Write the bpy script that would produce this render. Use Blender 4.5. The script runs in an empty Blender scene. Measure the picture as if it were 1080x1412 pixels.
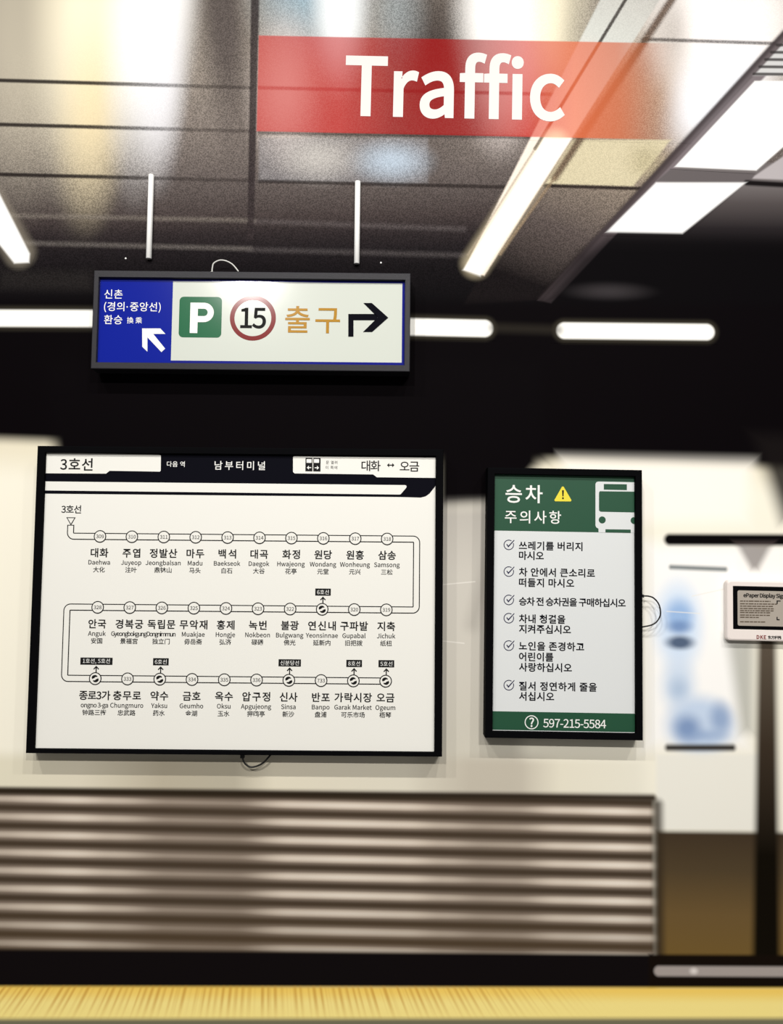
import bpy, bmesh, math
from mathutils import Vector, Matrix

scene = bpy.context.scene
COL = scene.collection

# ------------------------------------------------------------------ camera
FPX = 1060.0                     # focal length in pixels of the 1080 x 1412 frame
DIST = 1.675                     # camera to wall, metres
CAMZ = 1.55
PITCH = math.radians(3.68)
ROLL = math.radians(0.52)
F_ = Vector((0, math.cos(PITCH), math.sin(PITCH)))
R0 = Vector((1, 0, 0))
U0 = Vector((0, -math.sin(PITCH), math.cos(PITCH)))
R_ = R0 * math.cos(ROLL) + U0 * math.sin(ROLL)
U_ = -R0 * math.sin(ROLL) + U0 * math.cos(ROLL)
CAMP = Vector((0, -DIST, CAMZ))
cam_data = bpy.data.cameras.new('camera')
cam = bpy.data.objects.new('camera', cam_data)
COL.objects.link(cam)
m3 = Matrix((R_, U_, -F_)).transposed()
cam.matrix_world = Matrix.Translation(CAMP) @ m3.to_4x4()
cam_data.sensor_fit = 'VERTICAL'
cam_data.sensor_height = 24.0
cam_data.lens = 24.0 * FPX / 1412.0
cam_data.clip_start = 0.05
scene.camera = cam

def ray(px, py):
    return (F_ * FPX + R_ * (px - 540.0) + U_ * (706.0 - py)).normalized()

def P(px, py, y=0.0):
    """point of the plane y = const that stands at a place of the photograph"""
    d = ray(px, py)
    return CAMP + d * ((y - CAMP.y) / d.y)

# ------------------------------------------------------------------ exposure, world, lamps
scene.view_settings.view_transform = 'Standard'
scene.view_settings.look = 'None'
scene.view_settings.gamma = 1.0
scene.view_settings.use_curve_mapping = False
scene.view_settings.exposure = 0.0
world = bpy.data.worlds.new('hall_light')
scene.world = world
world.use_nodes = True
world.node_tree.nodes['Background'].inputs[0].default_value = (1.0, 0.97, 0.93, 1)
world.node_tree.nodes['Background'].inputs[1].default_value = 0.22

def spot(name, loc, target, watts, size, col=(1, 0.97, 0.93), angle=75, blend=0.6):
    l = bpy.data.lights.new(name, 'SPOT')
    l.energy = watts
    l.color = col
    l.shadow_soft_size = size
    l.spot_size = math.radians(angle)
    l.spot_blend = blend
    o = bpy.data.objects.new(name, l)
    COL.objects.link(o)
    o.location = loc
    o.rotation_euler = (Vector(target) - Vector(loc)).to_track_quat('-Z', 'Y').to_euler()
    return o

LAMP = 116.0
for lx in (-1.75, -0.55, 0.65, 1.85):
    spot('ceiling_spotlight', (lx, -2.4, 4.2), (lx * 0.6, 0, 1.1), LAMP * 1.08, 0.035, angle=70, blend=0.8)
for lx in (-1.2, 1.3):
    spot('aisle_spotlight', (lx, -4.6, 3.95), (lx * 0.5, 0, 0.6), LAMP * 2.9, 0.05)

# ------------------------------------------------------------------ colours and materials
WHITE = 0.90                     # paper white
def lin(c):
    out = []
    for v in c:
        v = v / 255.0
        v = v / 12.92 if v <= 0.04045 else ((v + 0.055) / 1.055) ** 2.4
        out.append(v * WHITE)
    return (out[0], out[1], out[2], 1.0)

MATS = {}
def mat(name, rgb, rough=0.55, spec=0.35, metal=0.0, bump=0.0, bscale=900.0, vary=0.0):
    if name in MATS:
        return MATS[name]
    m = bpy.data.materials.new(name)
    m.use_nodes = True
    nt = m.node_tree
    b = nt.nodes['Principled BSDF']
    b.inputs['Base Color'].default_value = lin(rgb)
    b.inputs['Roughness'].default_value = rough
    b.inputs['Specular IOR Level'].default_value = spec
    b.inputs['Metallic'].default_value = metal
    tc = nt.nodes.new('ShaderNodeTexCoord')
    nz = nt.nodes.new('ShaderNodeTexNoise')
    nz.inputs['Scale'].default_value = bscale
    nz.inputs['Detail'].default_value = 2.0
    nt.links.new(tc.outputs['Object'], nz.inputs['Vector'])
    if vary:
        mx = nt.nodes.new('ShaderNodeMix')
        mx.data_type = 'RGBA'
        mx.blend_type = 'MULTIPLY'
        mx.inputs[0].default_value = vary
        mx.inputs[6].default_value = lin(rgb)
        nt.links.new(nz.outputs['Fac'], mx.inputs[7])
        nt.links.new(mx.outputs[2], b.inputs['Base Color'])
    if bump:
        bp = nt.nodes.new('ShaderNodeBump')
        bp.inputs['Strength'].default_value = bump
        bp.inputs['Distance'].default_value = 0.0006
        nt.links.new(nz.outputs['Fac'], bp.inputs['Height'])
        nt.links.new(bp.outputs['Normal'], b.inputs['Normal'])
    MATS[name] = m
    return m

PAPER = mat('electronic_paper', (236, 235, 228), 0.42, 0.30)
PAPER2 = mat('notice_paper', (219, 222, 222), 0.42, 0.30)
PAPER3 = mat('sign_paper', (206, 211, 202), 0.12, 0.32)
INK = mat('black_ink', (24, 24, 24), 0.6, 0.1)
NAVYINK = mat('blue_black_ink', (13, 13, 21), 0.6, 0.02)
WHITEINK = mat('white_ink', (240, 240, 236), 0.5, 0.25)
BLACKFRAME = mat('black_frame_plastic', (9, 9, 11), 0.65, 0.015, bump=0.25, bscale=1400)
GREYFRAME = mat('charcoal_frame_metal', (44, 43, 49), 0.5, 0.25, bump=0.5, bscale=1200, vary=0.5)
BLUE = mat('deep_blue_print', (10, 30, 146), 0.12, 0.32)
NAVY = mat('navy_border_print', (22, 28, 130), 0.12, 0.32)
GREEN = mat('green_sign_print', (44, 104, 72), 0.12, 0.32)
DKGREEN = mat('dark_green_print', (33, 78, 55), 0.45, 0.3)
REDRING = mat('dark_red_print', (122, 26, 26), 0.12, 0.32)
OCHRE = mat('ochre_print', (178, 132, 48), 0.12, 0.32)
YELLOW = mat('yellow_print', (232, 216, 62), 0.45, 0.3)
CABLE_BLACK = mat('black_rubber_cable', (18, 18, 18), 0.5, 0.4)
CABLE_WHITE = mat('pale_grey_cable', (205, 205, 200), 0.4, 0.5)
ROD = mat('satin_aluminium', (245, 245, 243), 0.35, 0.6, bump=0.05)
PLASTIC = mat('off_white_plastic', (238, 228, 222), 0.4, 0.4, bump=0.05)
GREYPAPER = mat('grey_electronic_paper', (172, 163, 152), 0.5, 0.25)
GREYINK = mat('faint_print', (96, 84, 70), 0.55, 0.2)
REDINK = mat('dark_red_ink', (120, 22, 18), 0.5, 0.2)

# ------------------------------------------------------------------ objects
def props(o, label=None, cat=None, group=None, kind=None):
    if label: o['label'] = label
    if cat: o['category'] = cat
    if group: o['group'] = group
    if kind: o['kind'] = kind
    return o

def link(name, me, mats, parent=None):
    o = bpy.data.objects.new(name, me)
    for m in (mats if isinstance(mats, (list, tuple)) else [mats]):
        me.materials.append(m)
    COL.objects.link(o)
    if parent is not None:
        o.parent = parent
    return o

def mesh(name, verts, faces, mats, parent=None, idx=None, smooth=False):
    me = bpy.data.meshes.new(name)
    me.from_pydata([tuple(v) for v in verts], [], faces)
    if idx:
        for p, i in zip(me.polygons, idx):
            p.material_index = i
    if smooth:
        for p in me.polygons:
            p.use_smooth = True
    me.update()
    return link(name, me, mats, parent)

def box_mesh(name, lo, hi, m, parent=None):
    x0, y0, z0 = lo; x1, y1, z1 = hi
    v = [(x0,y0,z0),(x1,y0,z0),(x1,y1,z0),(x0,y1,z0),(x0,y0,z1),(x1,y0,z1),(x1,y1,z1),(x0,y1,z1)]
    f = [(0,3,2,1),(4,5,6,7),(0,1,5,4),(1,2,6,5),(2,3,7,6),(3,0,4,7)]
    return mesh(name, v, f, m, parent)

class Board:
    """a flat thing on the wall: an Empty plus a way to turn places of the photograph into its own coordinates"""
    def __init__(self, name, corners, depth, lean=0.0, base=-0.0026):
        # corners: TL TR BR BL of the front face in the photograph, depth: how far the front stands off the back
        yc = base - depth
        c = [P(x, y, yc) for x, y in corners]
        mid = (c[0] + c[1] + c[2] + c[3]) / 4
        ex = ((c[1] - c[0]) + (c[2] - c[3])) / 2
        tilt = math.atan2(ex.z, ex.x)
        self.e = bpy.data.objects.new(name, None)
        self.e.empty_display_size = 0.1
        COL.objects.link(self.e)
        self.M = Matrix.Translation((mid.x, base, mid.z)) @ Matrix.Rotation(-tilt, 4, 'Y') @ Matrix.Rotation(lean, 4, 'X')
        self.e.matrix_world = self.M
        self.Mi = self.M.inverted()
        self.depth = depth
        l = [self.L(x, y, depth) for x, y in corners]
        self.x0 = (l[0][0] + l[3][0]) / 2; self.x1 = (l[1][0] + l[2][0]) / 2
        self.z1 = (l[0][1] + l[1][1]) / 2; self.z0 = (l[2][1] + l[3][1]) / 2
        self.s = (self.x1 - self.x0) / (((corners[1][0] - corners[0][0]) + (corners[2][0] - corners[3][0])) / 2)
    def L(self, px, py, depth):
        pt = self.M @ Vector((0, -depth, 0))
        n = (self.M.to_3x3() @ Vector((0, 1, 0)))
        d = ray(px, py)
        w = CAMP + d * ((pt - CAMP).dot(n) / d.dot(n))
        l = self.Mi @ w
        return (l.x, l.z)
    def rect(self, corners, depth):
        l = [self.L(x, y, depth) for x, y in corners]
        return ((l[0][0] + l[3][0]) / 2, (l[2][1] + l[3][1]) / 2, (l[1][0] + l[2][0]) / 2, (l[0][1] + l[1][1]) / 2)
    # flat print given by outlines in the photograph
    def flat(self, name, polys, depth, m, parent=None):
        v, f, idx = [], [], []
        mats = m if isinstance(m, list) else [m]
        for k, p in enumerate(polys):
            i = 0
            if isinstance(p, tuple) and isinstance(p[0], int) and isinstance(p[1], list):
                i, p = p
            b = len(v)
            d = depth + 0.00012 * i
            v += [(q[0], -d, q[1]) for q in (self.L(x, y, depth) for x, y in p)]
            f.append(list(range(b, len(v)))); idx.append(i)
        return mesh(name, v, f, mats, parent or self.e, idx)
    def local(self, name, polys, depth, m, parent=None):
        v, f, idx = [], [], []
        mats = m if isinstance(m, list) else [m]
        for i, p in polys:
            b = len(v)
            v += [(x, -depth - 0.00012 * i, z) for x, z in p]
            f.append(list(range(b, len(v)))); idx.append(i)
        return mesh(name, v, f, mats, parent or self.e, idx)

def rrect(x0, z0, x1, z1, r, n=6):
    """rounded rectangle outline, counter-clockwise seen from the camera"""
    pts = []
    if r <= 0:
        return [(x0, z0), (x1, z0), (x1, z1), (x0, z1)]
    for cx, cz, a0 in ((x1 - r, z0 + r, -90), (x1 - r, z1 - r, 0), (x0 + r, z1 - r, 90), (x0 + r, z0 + r, 180)):
        for k in range(n + 1):
            a = math.radians(a0 + 90.0 * k / n)
            pts.append((cx + r * math.cos(a), cz + r * math.sin(a)))
    return pts

def circle(cx, cz, r, n=40):
    return [(cx + r * math.cos(2 * math.pi * k / n), cz + r * math.sin(2 * math.pi * k / n)) for k in range(n)]

def loft(name, loops, m, parent=None, cap0=False, cap1=False, smooth=False):
    """loops: list of (outline, y); skins neighbouring outlines"""
    v, f = [], []
    n = len(loops[0][0])
    for o, y in loops:
        v += [(x, y, z) for x, z in o]
    for a in range(len(loops) - 1):
        for k in range(n):
            k2 = (k + 1) % n
            f.append((a * n + k, a * n + k2, (a + 1) * n + k2, (a + 1) * n + k))
    if cap0: f.append(list(range(n))[::-1])
    if cap1: f.append([(len(loops) - 1) * n + k for k in range(n)])
    return mesh(name, v, f, m, parent, smooth=smooth)

def tube(name, pts, r, m, parent=None, n=10, sub=8):
    """smooth round cable through points"""
    P3 = [Vector(p) for p in pts]
    path = []
    for i in range(len(P3) - 1):
        a = P3[max(i - 1, 0)]; b = P3[i]; c = P3[i + 1]; d = P3[min(i + 2, len(P3) - 1)]
        for k in range(sub):
            t = k / sub
            path.append(0.5 * ((2 * b) + (c - a) * t + (2 * a - 5 * b + 4 * c - d) * t * t + (3 * b - a - 3 * c + d) * t ** 3))
    path.append(P3[-1])
    v, f = [], []
    ref = Vector((0, 1, 0))
    for i, p in enumerate(path):
        t = (path[min(i + 1, len(path) - 1)] - path[max(i - 1, 0)]).normalized()
        side = t.cross(ref)
        if side.length < 0.05: side = t.cross(Vector((1, 0, 0)))
        side.normalize(); up = side.cross(t)
        for k in range(n):
            a = 2 * math.pi * k / n
            v.append(p + side * (r * math.cos(a)) + up * (r * math.sin(a)))
    for i in range(len(path) - 1):
        for k in range(n):
            k2 = (k + 1) % n
            f.append((i * n + k, i * n + k2, (i + 1) * n + k2, (i + 1) * n + k))
    f.append(list(range(n))[::-1]); f.append([(len(path) - 1) * n + k for k in range(n)])
    return mesh(name, v, f, m, parent, smooth=True)

# outlines of Latin letters and digits: character | advance | Bezier points (left handle, point, right handle), thousandths of an em
GLYPH_DATA = """
a|563|126 -13 217 -13 284 -13 345 22 397 65 398 65 399 65 400 65 403 43 405 22 408 0 433 0 458 0 483 0 483 111 483 223 483 334 483 469 428 557 295 557 207 557 131 518 82 486 94 465 105 444 117 423 160 452 217 481 280 481 369 481 392 414 392 344 161 318 59 259 59 141 59 43|295 61 243 61 189 61 147 85 147 147 147 217 209 262 392 283 392 233 392 182 392 132 339 85
b|618|281 -13 331 -13 455 -13 567 94 567 280 567 448 491 557 351 557 290 557 230 523 180 481 181 513 183 546 184 578 184 651 184 723 184 796 153 796 123 796 92 796 92 531 92 265 92 0 116 0 141 0 165 0 168 19 170 37 173 56 174 56 176 56 177 56 224 13|406 64 316 64 280 64 231 78 184 120 184 215 184 311 184 406 235 454 283 480 328 480 432 480 472 400 472 279 472 145
c|510|162 -13 306 -13 371 -13 433 13 482 55 469 76 455 96 442 117 408 87 364 63 314 63 214 63 146 146 146 271 146 396 218 480 317 480 359 480 394 461 425 433 440 453 456 473 471 493 433 527 384 557 313 557 173 557 52 452 52 271 52 91
d|620|141 -13 277 -13 342 -13 400 22 442 64 443 64 444 64 445 64 448 43 450 21 453 0 478 0 503 0 528 0 528 265 528 531 528 796 497 796 467 796 436 796 436 726 436 657 436 587 438 556 439 525 441 494 393 533 352 557 288 557 164 557 53 447 53 271 53 90|347 64 297 64 202 64 147 141 147 272 147 396 217 480 304 480 349 480 391 464 436 423 436 328 436 233 436 138 391 88
e|554|167 -13 312 -13 385 -13 443 11 490 42 479 62 469 83 458 103 417 76 375 60 322 60 219 60 148 134 142 250 264 250 386 250 508 250 510 264 512 282 512 302 512 457 434 557 295 557 171 557 52 448 52 271 52 92|238 315 141 315 152 423 220 484 297 484 382 484 432 425 432 315 335 315
f|325|33 492 33 469 58 469 82 469 107 469 107 313 107 156 107 0 137 0 168 0 198 0 198 156 198 313 198 469 236 469 275 469 313 469 313 494 313 518 313 543 275 543 236 543 198 543 198 572 198 600 198 629 198 699 223 736 275 736 294 736 316 731 336 721 343 745 349 768 356 792 331 802 299 809 265 809 157 809 107 740 107 630 107 601 107 572 107 543 82 541 58 540 33 538 33 515
g|564|143 -250 275 -250 443 -250 550 -163 550 -62 550 28 486 67 361 67 325 67 290 67 254 67 181 67 159 92 159 126 159 156 174 174 194 191 218 179 248 172 274 172 386 172 473 245 473 361 473 408 455 448 429 473 466 473 503 473 540 473 540 496 540 520 540 543 477 543 414 543 351 543 332 551 305 557 274 557 165 557 71 482 71 363 71 298 106 245 142 217 142 216 142 214 142 213 113 193 82 157 82 112 82 69 103 40 131 23 131 21 131 20 131 18 80 -13 51 -58 51 -105 51 -198|337 234 274 234 212 234 159 284 159 363 159 443 211 490 274 490 339 490 390 443 390 363 390 284|393 -187 288 -187 189 -187 131 -150 131 -92 131 -61 147 -28 186 0 210 -6 236 -8 256 -8 287 -8 319 -8 350 -8 422 -8 460 -26 460 -77 460 -133
h|607|92 265 92 0 123 0 153 0 184 0 184 131 184 263 184 394 238 449 276 477 332 477 404 477 435 434 435 332 435 221 435 111 435 0 465 0 496 0 526 0 526 115 526 229 526 344 526 482 474 557 360 557 286 557 230 516 180 466 181 503 183 541 184 578 184 651 184 723 184 796 153 796 123 796 92 796 92 531
i|275|92 181 92 0 123 0 153 0 184 0 184 181 184 362 184 543 153 543 123 543 92 543 92 362|102 655 138 655 174 655 199 679 199 716 199 751 174 775 138 775 102 775 78 751 78 716 78 679
j|275|3 -242 35 -242 143 -242 184 -173 184 -62 184 140 184 341 184 543 154 543 123 543 93 543 93 341 93 140 93 -62 93 -128 80 -169 26 -169 7 -169 -12 -164 -26 -159 -32 -182 -38 -205 -44 -228 -25 -236|102 655 138 655 173 655 199 679 199 716 199 751 173 775 138 775 102 775 77 751 77 716 77 679
k|552|92 265 92 0 122 0 152 0 182 0 182 48 182 95 182 143 216 183 250 222 284 262 337 175 390 87 443 0 476 0 509 0 542 0 474 108 405 216 337 324 397 397 458 470 518 543 484 543 450 543 416 543 339 448 263 352 186 257 185 257 183 257 182 257 182 437 182 616 182 796 152 796 122 796 92 796 92 531
l|284|120 -13 188 -13 213 -13 228 -9 241 -5 237 18 232 42 228 65 218 63 214 63 209 63 195 63 184 74 184 102 184 333 184 565 184 796 153 796 123 796 92 796 92 567 92 337 92 108 92 31
m|926|92 181 92 0 123 0 153 0 184 0 184 131 184 263 184 394 233 450 279 477 320 477 389 477 421 434 421 332 421 221 421 111 421 0 451 0 482 0 512 0 512 131 512 263 512 394 563 450 607 477 649 477 718 477 750 434 750 332 750 221 750 111 750 0 780 0 811 0 841 0 841 115 841 229 841 344 841 482 788 557 677 557 610 557 554 514 497 453 475 517 431 557 347 557 282 557 226 516 178 464 177 464 177 464 176 464 173 490 170 517 167 543 142 543 117 543 92 543 92 362
n|610|92 181 92 0 123 0 153 0 184 0 184 131 184 263 184 394 238 449 276 477 332 477 404 477 435 434 435 332 435 221 435 111 435 0 465 0 496 0 526 0 526 115 526 229 526 344 526 482 474 557 360 557 286 557 229 516 178 464 177 464 177 464 176 464 173 490 170 517 167 543 142 543 117 543 92 543 92 362
o|606|170 -13 303 -13 436 -13 554 91 554 271 554 452 436 557 303 557 170 557 52 452 52 271 52 91|397 63 303 63 209 63 146 146 146 271 146 396 209 480 303 480 397 480 461 396 461 271 461 146
p|620|92 28 92 -229 123 -229 153 -229 184 -229 184 -168 184 -106 184 -45 183 -13 182 18 181 50 230 9 282 -13 331 -13 455 -13 567 94 567 280 567 448 491 557 351 557 288 557 227 521 178 480 177 480 177 480 176 480 173 501 170 522 167 543 142 543 117 543 92 543 92 286|406 64 316 64 280 64 232 78 184 120 184 215 184 311 184 406 236 454 283 480 328 480 432 480 472 400 472 279 472 145
q|620|436 -165 436 -229 467 -229 497 -229 528 -229 528 28 528 286 528 543 504 543 479 543 455 543 452 526 449 509 446 492 445 492 445 492 444 492 396 534 352 557 288 557 164 557 53 447 53 271 53 90 141 -13 277 -13 340 -13 397 20 441 63 439 30 438 -3 436 -36 436 -100|347 64 297 64 202 64 147 141 147 272 147 396 217 480 304 480 349 480 391 464 436 423 436 328 436 233 436 138 391 88
r|388|92 181 92 0 123 0 153 0 184 0 184 116 184 233 184 349 220 441 275 475 320 475 343 475 355 472 373 466 379 492 384 519 390 545 373 554 356 557 332 557 272 557 216 513 178 444 177 444 177 444 176 444 173 477 170 510 167 543 142 543 117 543 92 543 92 362
s|468|157 -13 234 -13 362 -13 431 60 431 148 431 251 345 283 266 313 205 336 149 356 149 407 149 450 181 486 250 486 298 486 336 465 373 438 388 457 402 476 417 495 376 529 316 557 249 557 130 557 62 489 62 403 62 310 144 274 220 246 280 224 344 198 344 143 344 96 309 58 237 58 172 58 124 84 76 123 61 103 47 82 32 62 83 19
t|377|147 -13 262 -13 296 -13 332 -3 363 7 357 30 351 53 345 76 327 68 303 61 283 61 220 61 199 99 199 165 199 266 199 368 199 469 248 469 298 469 347 469 347 494 347 518 347 543 298 543 248 543 199 543 199 594 199 645 199 696 174 696 148 696 123 696 120 645 116 594 113 543 84 541 56 540 27 538 27 515 27 492 27 469 54 469 81 469 108 469 108 369 108 268 108 168 108 59
u|607|136 -13 251 -13 325 -13 379 26 430 85 431 85 432 85 433 85 435 57 438 28 440 0 465 0 491 0 516 0 516 181 516 362 516 543 486 543 455 543 425 543 425 415 425 286 425 158 373 94 334 66 278 66 206 66 176 109 176 210 176 321 176 432 176 543 145 543 115 543 84 543 84 428 84 314 84 199 84 60
v|521|144 181 209 0 245 0 280 0 316 0 380 181 444 362 508 543 478 543 448 543 418 543 384 440 349 337 315 234 299 181 281 126 265 74 263 74 262 74 260 74 244 126 227 181 210 234 176 337 142 440 108 543 76 543 45 543 13 543 78 362
w|802|128 181 178 0 213 0 249 0 284 0 310 97 335 194 361 291 375 343 386 394 398 449 400 449 401 449 403 449 416 394 426 344 440 293 466 195 492 98 518 0 555 0 592 0 629 0 678 181 727 362 776 543 747 543 717 543 688 543 662 438 635 334 609 229 597 177 587 128 576 78 574 78 573 78 571 78 558 128 546 177 533 229 505 334 476 438 448 543 418 543 389 543 359 543 331 438 302 334 274 229 261 177 249 128 238 78 236 78 235 78 233 78 222 128 212 177 201 229 174 334 147 438 120 543 89 543 58 543 27 543 77 362
x|498|75 94 15 0 47 0 79 0 111 0 135 42 160 85 184 127 203 160 220 193 239 224 241 224 242 224 244 224 265 193 285 160 303 127 330 85 356 42 383 0 416 0 450 0 483 0 423 91 364 183 304 274 359 364 414 453 469 543 437 543 406 543 374 543 352 503 329 464 307 424 290 393 275 364 259 333 257 333 256 333 254 333 236 364 217 393 201 424 177 464 152 503 128 543 95 543 62 543 29 543 84 456 139 370 194 283 134 189
y|521|76 -234 101 -234 209 -234 266 -152 304 -46 372 150 440 347 508 543 478 543 449 543 419 543 386 443 354 342 321 242 307 193 291 138 277 88 275 88 274 88 272 88 253 139 235 194 218 242 181 342 145 443 108 543 76 543 45 543 13 543 86 362 158 180 231 -1 227 -15 223 -28 219 -42 196 -109 158 -159 97 -159 82 -159 66 -154 55 -150 49 -174 43 -199 37 -223 54 -230
z|475|35 16 35 0 172 0 309 0 446 0 446 25 446 49 446 74 347 74 249 74 150 74 246 214 341 354 437 494 437 510 437 527 437 543 313 543 190 543 66 543 66 518 66 494 66 469 151 469 236 469 321 469 226 329 130 189 35 49 35 33
A|608|87 244 4 0 35 0 66 0 97 0 121 75 144 149 168 224 257 224 347 224 436 224 459 149 483 75 506 0 539 0 571 0 604 0 521 244 438 489 355 733 321 733 286 733 252 733 169 489|265 297 191 297 203 335 215 372 227 410 253 493 277 572 300 658 301 658 303 658 304 658 328 573 351 493 378 410 390 372 401 335 413 297 339 297
B|657|101 244 101 0 179 0 256 0 334 0 498 0 612 71 612 215 612 315 550 373 463 390 463 392 463 393 463 395 532 417 570 481 570 554 570 683 466 733 318 733 246 733 173 733 101 733 101 489|229 422 193 422 193 501 193 581 193 660 231 660 268 660 306 660 421 660 479 628 479 542 479 467 428 422 302 422 266 422|236 74 193 74 193 166 193 258 193 350 236 350 278 350 321 350 450 350 521 309 521 218 521 119 447 74 321 74 278 74
C|638|194 -13 377 -13 472 -13 544 25 602 92 585 112 568 131 551 151 504 99 451 68 381 68 241 68 153 184 153 369 153 552 246 665 384 665 447 665 495 637 534 596 551 616 567 636 584 656 542 703 472 746 383 746 197 746 58 603 58 366 58 128
D|688|101 244 101 0 163 0 226 0 288 0 509 0 629 137 629 369 629 603 509 733 284 733 223 733 162 733 101 733 101 489|221 76 193 76 193 270 193 464 193 658 221 658 248 658 276 658 449 658 534 555 534 369 534 184 449 76 276 76 248 76
E|589|101 244 101 0 245 0 390 0 534 0 534 26 534 53 534 79 420 79 307 79 193 79 193 168 193 257 193 346 286 346 378 346 471 346 471 372 471 399 471 425 378 425 286 425 193 425 193 502 193 578 193 655 303 655 413 655 523 655 523 681 523 707 523 733 382 733 242 733 101 733 101 489
F|552|101 244 101 0 132 0 162 0 193 0 193 110 193 219 193 329 286 329 380 329 473 329 473 355 473 381 473 407 380 407 286 407 193 407 193 490 193 572 193 655 303 655 413 655 523 655 523 681 523 707 523 733 382 733 242 733 101 733 101 489
G|689|196 -13 389 -13 487 -13 568 23 615 72 615 175 615 277 615 380 535 380 454 380 374 380 374 354 374 329 374 303 426 303 478 303 530 303 530 239 530 175 530 111 501 84 450 68 398 68 241 68 153 184 153 369 153 552 249 665 397 665 470 665 518 634 555 596 572 616 588 636 605 656 563 700 496 746 394 746 200 746 58 603 58 366 58 128
H|728|101 244 101 0 132 0 162 0 193 0 193 115 193 231 193 346 307 346 421 346 535 346 535 231 535 115 535 0 566 0 597 0 628 0 628 244 628 489 628 733 597 733 566 733 535 733 535 631 535 528 535 426 421 426 307 426 193 426 193 528 193 631 193 733 162 733 132 733 101 733 101 489
I|293|101 244 101 0 132 0 162 0 193 0 193 244 193 489 193 733 162 733 132 733 101 733 101 489
J|535|144 -13 237 -13 380 -13 439 88 439 215 439 388 439 560 439 733 408 733 377 733 346 733 346 563 346 394 346 224 346 113 307 68 228 68 175 68 134 92 101 151 79 135 57 119 35 103 78 27
K|646|101 244 101 0 132 0 162 0 193 0 193 77 193 155 193 232 235 282 277 332 319 382 392 255 466 127 539 0 573 0 608 0 642 0 554 152 465 303 377 455 454 548 530 640 607 733 572 733 537 733 502 733 400 610 297 488 195 365 194 365 194 365 193 365 193 488 193 610 193 733 162 733 132 733 101 733 101 489
L|543|101 244 101 0 239 0 376 0 514 0 514 26 514 53 514 79 407 79 300 79 193 79 193 297 193 515 193 733 162 733 132 733 101 733 101 489
M|812|101 244 101 0 129 0 156 0 184 0 184 135 184 271 184 406 184 469 178 558 172 622 173 622 175 622 176 622 196 566 215 511 235 455 281 328 328 201 374 74 395 74 415 74 436 74 482 201 528 328 574 455 594 511 613 566 633 622 634 622 636 622 637 622 632 558 625 469 625 406 625 271 625 135 625 0 654 0 682 0 711 0 711 244 711 489 711 733 674 733 637 733 600 733 553 602 507 472 460 341 443 291 428 239 409 188 408 188 406 188 405 188 387 239 371 291 352 341 305 472 259 602 212 733 175 733 138 733 101 733 101 489
N|723|101 244 101 0 130 0 159 0 188 0 188 128 188 257 188 385 188 462 181 540 177 614 178 614 180 614 181 614 207 564 234 513 260 463 349 309 438 154 527 0 559 0 590 0 622 0 622 244 622 489 622 733 593 733 563 733 534 733 534 606 534 479 534 352 534 276 541 193 547 120 545 120 544 120 542 120 516 170 489 221 463 271 374 425 284 579 195 733 164 733 132 733 101 733 101 489
O|742|187 -13 371 -13 555 -13 684 134 684 369 684 604 555 746 371 746 187 746 58 604 58 369 58 134|503 68 371 68 239 68 153 186 153 369 153 552 239 665 371 665 503 665 589 552 589 369 589 186
P|633|101 244 101 0 132 0 162 0 193 0 193 97 193 195 193 292 233 292 274 292 314 292 475 292 584 363 584 518 584 678 474 733 310 733 240 733 171 733 101 733 101 489|229 367 193 367 193 464 193 561 193 658 228 658 263 658 298 658 427 658 492 625 492 518 492 413 431 367 302 367 266 367
Q|742|503 64 371 64 239 64 153 182 153 369 153 552 239 665 371 665 503 665 589 552 589 369 589 182|460 -184 595 -184 639 -184 678 -177 700 -167 694 -143 688 -120 682 -96 663 -102 638 -107 605 -107 526 -107 458 -74 425 -9 580 18 684 158 684 369 684 604 555 746 371 746 187 746 58 604 58 369 58 154 166 12 326 -10 367 -110
R|635|234 385 193 385 193 476 193 567 193 658 234 658 275 658 316 658 431 658 494 624 494 528 494 432 431 385 316 385 275 385|444 104 503 0 538 0 572 0 607 0 545 107 483 214 421 321 520 345 586 413 586 528 586 680 479 733 330 733 254 733 177 733 101 733 101 489 101 244 101 0 132 0 162 0 193 0 193 104 193 207 193 311 237 311 281 311 325 311 384 207
S|596|200 -13 304 -13 457 -13 553 79 553 195 553 304 487 354 402 391 367 406 333 421 298 436 241 460 176 487 176 559 176 624 230 665 313 665 381 665 435 639 480 597 496 617 512 636 528 656 477 709 400 746 313 746 180 746 82 665 82 552 82 445 163 393 231 364 266 349 301 333 336 318 406 287 459 263 459 187 459 116 402 68 305 68 229 68 155 104 103 159 85 138 66 116 48 95 111 29
T|599|253 218 253 0 284 0 315 0 346 0 346 218 346 437 346 655 420 655 494 655 568 655 568 681 568 707 568 733 389 733 210 733 31 733 31 707 31 681 31 655 105 655 179 655 253 655 253 437
U|721|211 -13 361 -13 510 -13 624 67 624 302 624 446 624 589 624 733 594 733 565 733 535 733 535 589 535 444 535 300 535 124 458 68 361 68 265 68 190 124 190 300 190 444 190 589 190 733 159 733 129 733 98 733 98 589 98 446 98 302 98 67
V|575|157 244 235 0 271 0 306 0 342 0 420 244 497 489 575 733 544 733 512 733 481 733 442 601 402 468 363 336 338 250 320 180 292 94 291 94 289 94 288 94 261 180 242 250 217 336 177 468 138 601 98 733 66 733 33 733 1 733 79 489
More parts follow.
